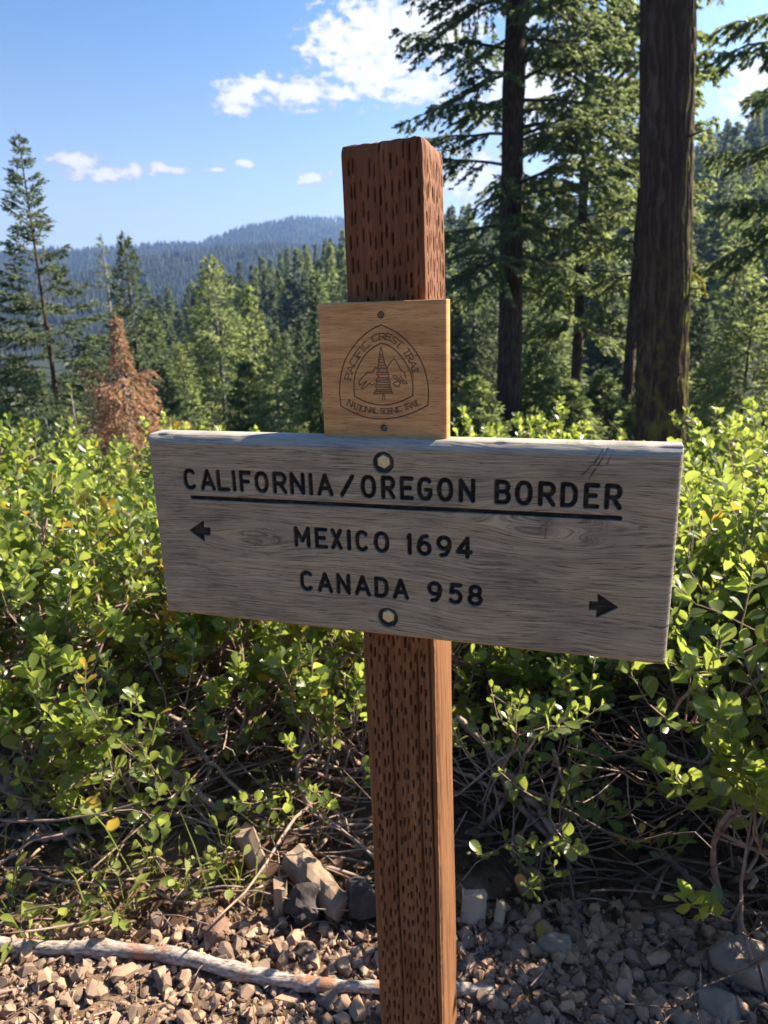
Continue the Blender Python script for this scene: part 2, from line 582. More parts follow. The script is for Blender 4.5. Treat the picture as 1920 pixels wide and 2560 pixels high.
ROWS = [
    (0, [(-180, 0), (180, 0)]),
    (4, [(-180, 0), (180, 0)]),
    (6, [(-180, 0), (-60, -.2), (-30, -.45), (30, -.35), (60, -.1), (180, 0)]),
    (12, [(-180, 0), (-60, -1.0), (-30, -1.6), (0, -1.6), (24, -1.3), (60, -.4), (180, .4)]),
    (24, [(-180, 1), (-60, -2), (-30, -4.2), (0, -3.6), (10, -2.9), (24, -2.6), (60, 0), (180, 1.5)]),
    (60, [(-180, 3), (-60, -5), (-30, -11.5), (-3, -10.5), (12, -8), (20, -5.5), (28, -3), (60, 4), (180, 5)]),
    (120, [(-180, 6), (-60, -10), (-30, -21), (-3, -15), (12, -7), (20, 1), (28, 8), (60, 16), (180, 9)]),
    (200, [(-180, 10), (-60, -14), (-28, -33), (-22, -31), (-17, -21), (-12, -13), (-7, -6.5), (-3, -1), (3, 6), (12, 9), (20, 24), (28, 38), (60, 42), (180, 12)]),
    (320, [(-180, 15), (-60, -20), (-28, -42), (-22, -34), (-17, -6), (-12, 2), (-7, 8.5), (-3, 15.5), (3, 24), (12, 22), (20, 45), (28, 66), (60, 70), (180, 16)]),
    (600, [(-180, 18), (-60, -40), (-28, -75), (-17, -50), (-7, -30), (3, 0), (12, 10), (28, 64), (60, 70), (180, 20)]),
    (1000, [(-180, 10), (-60, -60), (-28, -85), (-7, -60), (12, -20), (60, 20), (180, 20)]),
    (1700, el_row(1700, FRONT_RIDGE)),
    (2100, el_row(2100, FRONT_RIDGE, .62)),
    (3000, el_row(3000, FAR_RIDGE)),
    (4200, el_row(4200, FAR_RIDGE, .45)),
]
RR = np.array([r for r, _ in ROWS], float)


def hgt(x, y, detail=True):
    x = np.asarray(x, float); y = np.asarray(y, float)
    r = np.hypot(x, y); az = np.degrees(np.arctan2(x, y))
    H = np.stack([np.interp(az, [p[0] for p in row], [p[1] for p in row]) for _, row in ROWS])
    i = np.clip(np.searchsorted(RR, r, side='right') - 1, 0, len(RR) - 2)
    t = np.clip((r - RR[i]) / (RR[i + 1] - RR[i]), 0, 1)
    tt = t * t * (3 - 2 * t) * .5 + t * .5
    h = np.take_along_axis(H, i[None], 0)[0] * (1 - tt) + np.take_along_axis(H, i[None] + 1, 0)[0] * tt
    if detail:
        h = h + (fbm(x * 3, y * 3, 3, 4) - .5) * .05 * sstep(.8, 2.5, r) + (fbm(x * .12, y * .12, 9, 4) - .47) * 1.2 * sstep(8, 60, r)
        h = h + (fbm(x * .006, y * .006, 21, 5) - .47) * 46 * sstep(600, 1500, r)
    return h


def build_ground():
    rs = np.concatenate([np.linspace(0.02, 3, 60), np.geomspace(3.1, 60, 60), np.geomspace(63, 500, 50), np.geomspace(520, 4200, 60)])
    az = np.concatenate([np.linspace(-180, -45, 40)[:-1], np.linspace(-45, 45, 190), np.linspace(45, 180, 40)[1:-1]])
    A, Rr = np.meshgrid(np.radians(az), rs)
    X = Rr * np.sin(A); Y = Rr * np.cos(A)
    Z = hgt(X.ravel(), Y.ravel())
    b = MB().add(np.stack([X.ravel(), Y.ravel(), Z], 1), grid_faces(len(rs), len(az), True)[:, ::-1])
    far = sstep(5, 14, Rr.ravel())
    xr, yr = X.ravel(), Y.ravel()
    soil_shade = sstep(1.30, 1.45, yr + .25 * (fbm(xr * 4, yr * 4, 77, 3) - .45)) * (.25 + .75 * sstep(-.35, .25, xr)) * (1 - sstep(5, 9, yr))  # stronger to the right, where the painted canopy shade lies
    o = b.build('ground', M['ground'], None, True, {'far': far, 'humus_shade': soil_shade})
    tag(o, kind='structure')
    return o


ground = build_ground()


def gz(x, y):
    return float(hgt(np.array([x]), np.array([y]))[0])


# forest on the distant ridges: one mass nobody could count
def ridge_forest():
    b = MB()
    n = 26000
    az = np.radians(rng.uniform(-40, 34, n))
    r = np.where(rng.random(n) < .5, rng.uniform(1150, 1760, n), rng.uniform(2300, 3060, n))
    x = r * np.sin(az); y = r * np.cos(az)
    z = hgt(x, y)
    h = rng.uniform(9, 19, n) * np.where(r > 2200, 1.15, .9); w = h * rng.uniform(.16, .26, n)
    k = 4
    ang = np.arange(k) / k * 2 * np.pi + .4
    V = np.empty((n, k + 1, 3))
    V[:, :k, 0] = x[:, None] + w[:, None] * np.cos(ang); V[:, :k, 1] = y[:, None] + w[:, None] * np.sin(ang); V[:, :k, 2] = (z - 1)[:, None]
    V[:, k, 0] = x; V[:, k, 1] = y; V[:, k, 2] = z + h
    base = (np.arange(n) * (k + 1))[:, None]
    F = np.concatenate([np.stack([base[:, 0] + i, base[:, 0] + (i + 1) % k, base[:, 0] + k], 1) for i in range(k)])
    b.add(V.reshape(-1, 3), F)
    o = b.build('ridge_forest', M['ridge'])
    tag(o, 'blue-green forest covering the distant mountain ridges', 'forest', kind='stuff')


ridge_forest()

# haze between here and the ridges
def haze():
    mm = bpy.data.materials.new('air'); mm.use_nodes = True
    t = mm.node_tree; t.nodes.clear()
    out = nd(t, 'ShaderNodeOutputMaterial'); pv = nd(t, 'ShaderNodeVolumePrincipled')
    pv.inputs['Color'].default_value = (.30, .52, 1.0, 1)
    pv.inputs['Density'].default_value = 0.0002
    pv.inputs['Anisotropy'].default_value = 0.6
    t.links.new(pv.outputs[0], out.inputs['Volume'])
    x0, x1, y0, y1, z0, z1 = -4400, 4400, -4400, 4400, -140, 480
    V = [(x, y, z) for z in (z0, z1) for y in (y0, y1) for x in (x0, x1)]
    F = np.array([(0, 2, 3, 1), (4, 5, 7, 6), (0, 1, 5, 4), (2, 6, 7, 3), (0, 4, 6, 2), (1, 3, 7, 5)])
    o = MB().add(V, F).build('haze', mm)
    tag(o, 'thin blue haze lying over the valley and ridges', 'haze', kind='stuff')


haze()

# ------------------------------------------------------------------ conifers


def blades(b, P, D, L, Wd, mi=0):
    """one diamond quad per needle spray"""
    n = len(P)
    if n == 0: return
    S = nrm(np.cross(D, rng.normal(size=(n, 3))))
    mid = P + D * (L * .45)[:, None]
    tip = P + D * L[:, None]
    tip[:, 2] -= L * .06
    V = np.stack([P, mid + S * Wd[:, None], tip, mid - S * Wd[:, None]], 1)
    b.add(V.reshape(-1, 3), np.arange(n * 4).reshape(n, 4), mi)


def conifer(H, R, start=.05, nb=70, droop=.25, up0=-8, up1=50, tw=9, bl=.12, bw=.022, per=5, hang=.3, prof=.85, gap=0.0,
            trunk_r=None, tops=1.0, branch_tube=True, sparse=None, sway=.02, twl=.42):
    cb = MB(); tb = MB()
    tr = trunk_r or H * .011
    ns = 9
    ts = np.linspace(0, 1, ns)
    sw = np.cumsum(rng.normal(0, sway * H / ns, (ns, 2)), 0); sw -= sw[0]
    Pt = np.stack([sw[:, 0], sw[:, 1], ts * H], 1)
    rad = tr * (1 - ts) ** .8 + .004 + tr * .35 * np.exp(-ts * 30)
    V, F = tube(Pt, rad, 8)
    tb.add(V, F)
    tp = lambda t: np.array([np.interp(t, ts, Pt[:, k]) for k in range(3)])
    bP, bD, bL, bW = [], [], [], []
    for i in range(nb):
        t = start + (.985 - start) * ((i + rng.random()) / nb) ** .92
        if gap and rng.random() < gap: continue
        L = R * ((1 - t) / (1 - start)) ** prof * rng.uniform(.62, 1.15) + R * .025
        if sparse: L *= sparse(t)
        a = i * 2.39996 + rng.normal(0, .35)
        e = R_(up0 + (up1 - up0) * t ** 1.4 + rng.normal(0, 7))
        d0 = np.array([math.cos(a) * math.cos(e), math.sin(a) * math.cos(e), math.sin(e)])
        s = np.linspace(0, 1, 7)
        p0 = tp(t)
        P = p0 + d0 * (s * L)[:, None]
        P[:, 2] -= droop * L * s ** 2 * (1 - .7 * t)
        P[:, 2] += .10 * L * s ** 4
        P[:, :2] += rng.normal(0, .02 * L, (7, 2)) * s[:, None]
        if branch_tube:
            V, F = tube(P, np.linspace(max(.006, tr * .16 * (1 - t) + .003), .003, 7), 3, False)
            tb.add(V, F)
        T = nrm(P[-1] - P[0]); side = nrm(np.cross(T, [0, 0, 1]))
        m = max(3, int(tw * (.4 + .6 * L / R)))
        for j in range(m):
            sj = .16 + .84 * (j + rng.random()) / m
            pj = np.array([np.interp(sj, s, P[:, k]) for k in range(3)])
            for sg in (1, -1):
                l = twl * L * (1.08 - sj) * rng.uniform(.6, 1.2) + bl * .8
                d = nrm(T * rng.uniform(.55, .95) + side * sg * rng.uniform(.5, .9) + np.array([0, 0, -hang * rng.uniform(.3, 1.4)]))
                k = max(2, int(per * l / (bl * 2)) + 1)
                q = (np.arange(k) + rng.random(k) * .6) / k
                pp = pj + d * (q * l)[:, None]
                pp[:, 2] -= hang * .5 * l * q ** 2
                bP.append(pp)
                bD.append(nrm(d + rng.normal(0, .38, (k, 3))))
                ts_ = .5 + .5 * min(1, (1 - t) * 2.2)
                bL.append(bl * ts_ * rng.uniform(.6, 1.25, k)); bW.append(bw * ts_ * rng.uniform(.6, 1.3, k))
        k = 6
        q = np.linspace(.5, 1, k)
        bP.append(np.stack([np.interp(q, s, P[:, c]) for c in range(3)], 1)); bD.append(nrm(T + rng.normal(0, .3, (k, 3))))
        bL.append(np.full(k, bl)); bW.append(np.full(k, bw))
    # leader
    k = 8
    bP.append(np.stack([np.full(k, Pt[-1, 0]), np.full(k, Pt[-1, 1]), H * np.linspace(.95, 1, k)], 1))
    bD.append(nrm(np.stack([rng.normal(0, .35, k), rng.normal(0, .35, k), np.ones(k)], 1)))
    bL.append(np.full(k, bl)); bW.append(np.full(k, bw * .7))
    blades(cb, np.concatenate(bP), np.concatenate(bD), np.concatenate(bL), np.concatenate(bW))
    return tb, cb


def polar(az, r):
    return r * math.sin(R_(az)), r * math.cos(R_(az))


def top_height(az, r, el):
    x, y = polar(az, r)
    return 1.28 + r * math.tan(R_(el)) - gz(x, y)


def tree_at(name, az, r, label, cat, tb, cb, nm, bm='bark_far', group=None, lean=(0, 0)):
    x, y = polar(az, r)
    e = empty(name, (x, y, gz(x, y) - .08))
    e.rotation_euler = (lean[0], lean[1], 0)
    tag(e, label, cat, group)
    tb.build('trunk', M[bm], e, True)
    if cb: cb.build('crown', M[nm], e)
    return e


# --- the young fir at the left edge
H = top_height(-24.4, 13, 12.4)
tb, cb = conifer(H, 2.3, .03, 104, .16, -8, 48, 13, .12, .019, 8, .22, .95, .04, .045, sparse=lambda t: .62 + .38 * (t < .6), sway=.005, twl=.34)
tree_at('fir_tree', -24.3, 13, 'slender young fir with sparse upturned branches at the left edge', 'tree', tb, cb, 'needle_dark')
H = top_height(-18.6, 34, 6.1)
tb, cb = conifer(H, 2.7, .04, 120, .25, -8, 50, 9, .30, .05, 5, .3, .95)
tree_at('fir_tree', -18.5, 34, 'dark pointed fir right behind the brown dead conifer', 'tree', tb, cb, 'needle_dark')
H = top_height(-20.0, 37, 6.0)
tb, cb = conifer(H, 1.9, .05, 70, .2, -8, 50, 6, .3, .035, 3, .3, .9, .25)
tree_at('fir_tree', -20.0, 37, 'thin grey-topped fir between the slender young fir and the dark pointed fir', 'tree', tb, cb, 'needle', 'bark_grey')
H = top_height(-12.6, 42, 4.5)
tb, cb = conifer(H, 4.0, .03, 150, .28, -12, 46, 10, .36, .06, 5, .35, .8, .08, .17)
tree_at('fir_tree', -12.5, 42, 'tall pale green fir with bare pale trunk showing left of the wooden plaque', 'tree', tb, cb, 'needle_pale', 'bark_grey')
H = top_height(-8.3, 25, -1.0)
tb, cb = conifer(H, 1.5, .03, 80, .25, -6, 55, 8, .18, .03, 5, .3, .9)
tree_at('fir_tree', -8.3, 25, 'small fresh green fir with yellowish drooping tip just left of the plaque', 'tree', tb, cb, 'needle_pale', 'bark_grey')
H = top_height(-15.4, 30, -1.6)
tb, cb = conifer(H, 1.7, .03, 90, .25, -6, 50, 8, .2, .035, 5, .3, .9)
tree_at('fir_tree', -15.2, 30, 'yellow-green low fir standing right of the brown dead conifer', 'tree', tb, cb, 'needle_pale')
H = top_height(-23.4, 9.0, -3.7)
tb, cb = conifer(H, .34, .1, 26, .1, 0, 55, 6, .07, .011, 5, .2, .9)
tree_at('fir_sapling', -23.3, 9.0, 'tiny bright fir sapling poking above the shrubs at far left', 'sapling', tb, cb, 'needle_pale', 'bark_grey')
H = top_height(-19.6, 9.6, .9)
tb, cb = conifer(H, 1.05, .02, 112, .5, -22, 35, 10, .072, .013, 7, .7, .70, .08, .03, sparse=lambda t: .3 + .7 * (t < .74), twl=.5)
tree_at('dead_conifer', -19.6, 9.6, 'small dead conifer with rusty brown needles and bare tip', 'tree', tb, cb, 'needle_dead', 'bark_grey')

# --- big trees at the right


def bark_trunk(H, r0, r1, lean, na=72, nz=260, moss=True, amp=.036):
    z = np.linspace(-.4, H, nz); a = np.arange(na) / na * 2 * np.pi
    Z, A = np.meshgrid(z, a, indexing='ij')
    r = r0 + (r1 - r0) * np.clip(Z, 0, None) / H + r0 * .10 * np.exp(-np.clip(Z, 0, None) * 2.2)
    wob = (vn(Z * 1.1, A * 2, 4) - .5) * .6 + (vn(Z * 5, A * 4, 6) - .5) * .25
    rid = np.abs(((A / (2 * np.pi) * 21 + wob * 2.6) % 1) - .5) * 2
    rid2 = np.abs(((A / (2 * np.pi) * 37 - wob * 3.1 + .7 * vn(Z * 2.2, A * 3, 18)) % 1) - .5) * 2
    rid = np.minimum(rid * 1.15, .25 + rid2) * (.75 + .5 * vn(Z * 4.5, A * 30 / (2 * np.pi), 28))
    plate = vn(Z * 3.0, A * 26 / (2 * np.pi) * 1.0, 8)
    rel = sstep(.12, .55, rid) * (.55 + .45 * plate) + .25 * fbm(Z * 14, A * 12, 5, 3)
    rr = r + (rel - .7) * amp + (vn(Z * 1.6, A * 1.3, 44) - .5) * .035
    X = rr * np.cos(A) + Z * lean[0] + .03 * np.sin(Z * .5); Y = rr * np.sin(A) + Z * lean[1]
    mo = sstep(-.3, .8, np.cos(A - .35)) * .9 + .75 * sstep(4.5, 0, Z)
    b = MB().add(np.stack([X, Y, Z], -1).reshape(-1, 3), grid_faces(nz, na, True))
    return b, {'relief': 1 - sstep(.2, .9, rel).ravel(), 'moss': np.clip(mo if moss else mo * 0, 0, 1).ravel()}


def big_limbs(tb, cb, zs, Lf, n, R0, bl, bw, tw, per, droop, hang, azs=None, lean=(0, 0)):
    """long side limbs with hanging sprays on a mature trunk"""
    bP, bD, bL, bW = [], [], [], []
    for i in range(n):
        z = zs[0] + (zs[1] - zs[0]) * (i + rng.random()) / n
        a = i * 2.39996 + rng.normal(0, .5) if azs is None else rng.choice(azs) + rng.normal(0, .5)
        L = Lf(z) * rng.uniform(.6, 1.15)
        e = R_(rng.normal(4, 10))
        d0 = np.array([math.cos(a) * math.cos(e), math.sin(a) * math.cos(e), math.sin(e)])
        s = np.linspace(0, 1, 8)
        P = np.array([lean[0] * z, lean[1] * z, z]) + d0 * (s * L + R0 * .7)[:, None]
        P[:, 2] -= droop * L * s ** 1.8 - .12 * L * s ** 4
        P += rng.normal(0, .025 * L, (8, 3)) * s[:, None]
        V, F = tube(P, np.linspace(.03 + .006 * L, .006, 8), 5, False); tb.add(V, F)
        T = nrm(P[-1] - P[0]); side = nrm(np.cross(T, [0, 0, 1]))
        m = int(tw * (.35 + .65 * L / 3.5)) + 3
        for j in range(m):
            sj = .12 + .88 * (j + rng.random()) / m
            pj = np.array([np.interp(sj, s, P[:, k]) for k in range(3)])
            sg = 1 if j % 2 else -1
            l = (.42 * L * (1.1 - sj) + .22) * rng.uniform(.5, 1.2)
            d = nrm(T * rng.uniform(.35, .9) + side * sg * rng.uniform(.5, 1.0) + np.array([0, 0, -hang * rng.uniform(.2, 1.4)]))
            q2 = np.linspace(0, 1, 4)[:, None]
            tp_ = pj + d * q2 * l; tp_[:, 2] -= hang * .45 * l * q2[:, 0] ** 2
            V, F = tube(tp_, np.linspace(.008, .003, 4), 3, False); tb.add(V, F)
            k = max(4, int(per * l / .25))
            q = rng.random(k) ** .8
            pp = pj + d * (q * l)[:, None]; pp[:, 2] -= hang * .45 * l * q ** 2
            sd = nrm(np.cross(d, [0, 0, 1]))
            dd = nrm(d * .8 + sd * rng.choice([-1, 1], k)[:, None] * rng.uniform(.1, .9, k)[:, None] + rng.normal(0, .28, (k, 3)) + np.array([0, 0, -.35 * hang]))
            bP.append(pp); bD.append(dd); bL.append(bl * rng.uniform(.5, 1.3, k)); bW.append(bw * rng.uniform(.6, 1.3, k))
    blades(cb, np.concatenate(bP), np.concatenate(bD), np.concatenate(bL), np.concatenate(bW))


def mature(name, az, r, label, r0, H, lean, zs, Lf, n, bl, bw, tw, per, droop, hang, nm, moss=False, seg=(56, 200), azs=None, taper=.5):
    x, y = polar(az, r)
    z = gz(x, y) - .1
    e = tag(empty(name, (x, y, z)), label, 'tree')
    tb, at = bark_trunk(H, r0, r0 * taper, lean, *seg, moss=moss)
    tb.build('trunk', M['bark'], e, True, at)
    lb, cb = MB(), MB()
    big_limbs(lb, cb, zs, Lf, n, r0 * .8, bl, bw, tw, per, droop, hang, azs, lean)
    lb.build('limbs', M['bark_far'], e, True)
    cb.build('crown', M[nm], e)
    return e


# thick mossy trunk (its crown is far above the frame)
big = mature('conifer_tree', 21.7, 11.8, 'massive conifer trunk with furrowed reddish bark and mossy right edge', .372, 20, (-.055, 0),
             (12, 19.5), lambda z: 2.4, 26, .22, .03, 14, 7, .3, .5, 'needle', True, (120, 460), None, .8)
mb = MB()
P = bez(np.array([.17, -.1, 3.15]), np.array([.29, -.14, 3.2]), np.array([.38, -.14, 3.05]), np.array([.44, -.14, 2.85]), 7)
mb.add(*tube(P, np.linspace(.018, .008, 7), 5))
n = 60; q = rng.random(n)
pp = np.stack([np.interp(q, np.linspace(0, 1, 7), P[:, k]) for k in range(3)], 1)
blades(mb, pp, nrm(rng.normal(0, 1, (n, 3)) + [0, 0, -.4]), np.full(n, .05), np.full(n, .008))
mb.build('mossy_twig', M['moss'], big)
for (z_, a_, l_) in ((1.7, -1.2, .16), (2.9, -.5, .22), (4.1, -1.9, .14), (4.9, -1.0, .3), (3.6, -2.6, .2)):
    d_ = np.array([math.cos(a_), math.sin(a_), .12]); p_ = np.array([-.055 * z_, 0, z_]) + d_ * .30
    MB().add(*tube(np.stack([p_, p_ + d_ * l_ * .6 + [0, 0, .01], p_ + d_ * l_]), [.022, .015, .009], 6, True, .2)).build('branch_stub', M['bark_far'], big, True)
# straight dark trunk behind the post
mature('conifer_tree', 10.1, 24, 'tall straight conifer with dark trunk rising just right of the post', .40, 26, (0, 0),
       (5.0, 21), lambda z: 3.4 + 1.0 * (z > 8), 80, .17, .034, 24, 12, .20, .36, 'needle', False, (48, 200))
# thin leaning trunk with its crown behind the massive one
mature('conifer_tree', 18.9, 27, 'thin leaning conifer trunk just left of the massive mossy trunk', .19, 22, (.02, 0),
       (5.0, 20), lambda z: 3.0 - .06 * z, 56, .19, .038, 22, 15, .28, .45, 'needle_pale', False, (32, 120))
mature('conifer_tree', 15.2, 34, 'bright feathery conifer filling the gap between the two tall trunks', .24, 26, (0, 0),
       (4.0, 25), lambda z: 3.9 - .09 * z, 74, .24, .048, 22, 14, .26, .5, 'needle_pale', False, (32, 120))
mature('conifer_tree', 28.9, 18.5, 'drooping conifer reaching in at the upper right edge', .2, 10.5, (0, 0),
       (4.2, 9.3), lambda z: 3.0 - .12 * z, 22, .18, .036, 22, 15, .28, .45, 'needle', False, (32, 120))

for (az, r, el, R, nm, label) in [
        (26.9, 15, 1.0, 1.7, 'needle_pale', 'bright layered young fir at the right edge beyond the massive trunk'),
        (24.6, 17, -3.2, 1.1, 'needle_pale', 'short bushy fir between the massive trunk and the right-edge fir'),
        (23.9, 26, .2, 1.5, 'needle_dark', 'dark slim fir close beside the right side of the massive trunk'),
        (14.9, 22, -5.2, 1.2, 'needle_pale', 'low young fir between the straight dark trunk and the thin leaning trunk'),
        (12.2, 25, -2.6, 1.6, 'needle_pale', 'bushy light green fir at the right foot of the straight dark trunk'),
        (17.2, 24, -4.4, 1.2, 'needle', 'small dim fir at the left foot of the thin leaning trunk'),
        (7.4, 21, -4.8, 1.6, 'needle_pale', 'bushy light green fir at the left foot of the straight dark trunk'),
        (5.6, 30, 1.0, 2.4, 'needle_dark', 'shadowy full fir directly right of the wooden plaque'),
        (7.2, 42, 5.4, 3.2, 'needle_dark', 'dark broad fir showing between the post top and the straight dark trunk'),
        (12.8, 40, 3.5, 2.8, 'needle', 'mid green fir half hidden behind the straight dark trunk'),
        (20.3, 19, -6.0, .9, 'needle_pale', 'very low fir tucked behind the massive trunk'),
        (-4.9, 28, -3.0, 1.7, 'needle_pale', 'bushy pale fir partly hidden by the left edge of the plaque'),
        (-10.6, 27, -3.2, 1.6, 'needle', 'bushy mid green fir left of the small fir with yellowish tip'),
        (-22.0, 24, -1.6, 2.2, 'needle_dark', 'dark wide fir behind the tiny sapling'),
        (-26.8, 20, -2.2, 2.0, 'needle', 'broad fir at the far left edge behind the slender young fir'),
        (-17.0, 22, -3.4, 1.5, 'needle_dark', 'dark low fir just behind the right side of the dead conifer')]:
    H = max(1.6, top_height(az, r, el))
    s_ = r / 20
    tb, cb = conifer(H, R, .03, int(70 + 26 * s_), .26, -10, 48, 9, .15 * s_ + .02, .024 * s_ + .004, 6, .32, .85)
    tree_at('fir_tree', az, r, label, 'tree', tb, cb, nm)

# --- forest on the hillside and in the valley: variants, then copies
mid_v, far_v = [], []
for k in range(6):
    tb, cb = conifer(10, rng.uniform(1.5, 2.2), .04, 110, .22, -10, 40, 7, .36, .07, 5, .28, rng.uniform(.85, 1.05), .08, branch_tube=False)
    mid_v.append((tb.mesh('trunk', M['bark_far'], True), [cb.mesh('crown', M[q]) for q in ('needle', 'needle_pale', 'needle_dark')]))
for k in range(6):
    tb, cb = conifer(10, rng.uniform(1.35, 1.8), .04, 80, .22, -10, 35, 4, .5, .13, 3, .25, rng.uniform(.85, 1.0), .05, branch_tube=False)
    ms = []
    for q in ('needle', 'needle_pale', 'needle_dark', 'needle_dead'):
        bb = MB()
        for V in tb.V: bb.V.append(V)
        bb.F = [(f, 0) for f, _ in tb.F]; bb.n = tb.n
        Vc = np.concatenate(cb.V)
        bb.add(Vc, [f for f, _ in cb.F], 1)
        ms.append(bb.mesh('conifer', [M['bark_far'], M[q]]))
    far_v.append(ms)

SIL = [(-40, -2), (-24, -1.2), (-17.2, 2.6), (-14.8, 3.2), (-11.2, 4.4), (-6.2, 5.7), (-2.7, 6.9), (7.2, 8.2), (15, 7.6), (20, 9.4), (24, 11.6), (28, 14.2), (40, 15.5)]


def sil(a): return float(np.interp(a, [p[0] for p in SIL], [p[1] for p in SIL]))


placed = []
tries = 0
while len(placed) < 105 and tries < 4000:      # valley trees 45-130 m
    tries += 1
    az = rng.uniform(-29, 30); r = rng.uniform(46, 130)
    x, y = polar(az, r)
    if any((x - a) ** 2 + (y - b) ** 2 < (2.2 + r * .02) ** 2 for a, b in placed): continue
    placed.append((x, y))
    h = min(rng.uniform(9, 17), max(4, top_height(az, r, sil(az) - 2.2)))
    if az < -17: h = min(h, max(4, top_height(az, r, -1.0 - rng.random() * 2)))
    k = int(rng.integers(6)); c = int(rng.choice([0, 1, 2], p=[.42, .2, .38]))
    e = empty('conifer_tree', (x, y, gz(x, y) - .2), rng.uniform(0, 6.28))
    s = h / 10; e.scale = (s * rng.uniform(.9, 1.2), s * rng.uniform(.9, 1.2), s)
    col_ = ('mid green', 'pale yellow-green', 'dark green')[c]
    where = 'left of the plaque' if az < -5 else 'between the plaque and the straight dark trunk' if az < 10 else 'between the two tall trunks' if az < 20 else 'right of the massive trunk'
    far_ = 'nearer' if r < 80 else 'farther'
    tag(e, f'{far_} {col_} conifer in the valley wood, {where}', 'tree', f'{far_} {col_} valley conifers {where}')
    link('trunk', mid_v[k][0], e); link('crown', mid_v[k][1][c], e)

placed = []
tries = 0
while len(placed) < 285 and tries < 9000:     # hillside 140-345 m
    tries += 1
    az = rng.uniform(-18, 30) if rng.random() < .9 else rng.uniform(-29, -16)
    r = 140 + 205 * rng.random() ** .8
    x, y = polar(az, r)
    if any((x - a) ** 2 + (y - b) ** 2 < 5.2 ** 2 for a, b in placed): continue
    placed.append((x, y))
    h = min(rng.uniform(13, 24), max(7, top_height(az, r, sil(az) + rng.uniform(-.9, .35))))
    k = int(rng.integers(6))
    dead = rng.random() < (.10 if (-9 < az < -2 and r > 270) else .008)
    c = 3 if dead else int(rng.choice([0, 1, 2], p=[.42, .16, .42]))
    o = link('conifer_tree', far_v[k][c])
    o.location = (x, y, gz(x, y) - .4); o.rotation_euler = (0, 0, rng.uniform(0, 6.28))
    s = h / 10; w = s * rng.uniform(.85, 1.15); o.scale = (w, w, s)
    if dead: tag(o, 'rust-red dead conifer among green ones high on the hillside', 'tree', 'dead conifers on the hillside')
    else:
        col_ = ('mid green', 'pale green', 'dark green')[c]
        where = 'left of the post' if az < -3 else 'between the post and the straight dark trunk' if az < 9.5 else 'between the two tall trunks' if az < 20 else 'right of the massive trunk'
        lev = 'low' if r < 220 else 'high'
        tag(o, f'far {col_} conifer {lev} on the hillside, {where}', 'tree', f'{col_} conifers {lev} on the hillside {where}')
# the ridge crest gets a closed row of trees
def hillside_fill():
    b = MB()
    V0 = []
    for k in range(3):
        tb, cb = conifer(10, 1.55, .04, 34, .22, -10, 35, 3, .8, .26, 2, .25, .92, .05, branch_tube=False)
        V0.append(np.concatenate(cb.V))
    n = 620
    az = rng.uniform(-19, 31, n); r = 110 + 250 * rng.random(n) ** .8
    x = r * np.sin(np.radians(az)); y = r * np.cos(np.radians(az))
    z = hgt(x, y)
    for i in range(n):
        h = min(rng.uniform(9, 19), max(5, 1.28 + r[i] * math.tan(R_(sil(az[i]) - rng.uniform(.3, 2.2))) - z[i])) / 10
        V = V0[i % 3]; a = rng.uniform(0, 6.28); c_, s_ = math.cos(a), math.sin(a)
        W = np.stack([(V[:, 0] * c_ - V[:, 1] * s_) * h + x[i], (V[:, 0] * s_ + V[:, 1] * c_) * h + y[i], V[:, 2] * h + z[i] - .5], 1)
        b.add(W, np.arange(len(V)).reshape(-1, 4))
    o = b.build('hillside_forest', M['needle_dark'])
    tag(o, 'dense dark conifer forest filling the hillside behind the single trees', 'forest', kind='stuff')


hillside_fill()

# ------------------------------------------------------------------ trail sign
YAW = 0.3046
SR_ = np.array([math.cos(YAW), -math.sin(YAW), 0]); SN = np.array([-math.sin(YAW), -math.cos(YAW), 0])
SO = np.array([-0.2994, 0.8987, 1.1426])
BW, BH, BT = .635, .2438, .038
base = SO + SR_ * .318 - SN * .08
sign = empty('trail_sign', (base[0], base[1], 0))
tag(sign, 'wooden trail sign: reddish incised post carrying a grey lettered board and a small oak plaque', 'sign')


def sp(u, v, n):
    """sign coordinates (right, up, out of the board front) -> local to the sign empty"""
    u, v, n = np.broadcast_arrays(np.asarray(u, float), np.asarray(v, float), np.asarray(n, float))
    P = SO + u[..., None] * SR_ + v[..., None] * np.array([0, 0, 1.0]) + n[..., None] * SN
    return P - np.array([base[0], base[1], 0])


# --- stroke lettering
def arc(cx, cy, rx, ry, a0, a1, n=14, p=2.0):
    a = np.radians(np.linspace(a0, a1, n))
    c, s = np.cos(a), np.sin(a)
    return np.stack([cx + rx * np.sign(c) * np.abs(c) ** (2 / p), cy + ry * np.sign(s) * np.abs(s) ** (2 / p)], 1)


def L_(*p): return np.array(p, float)


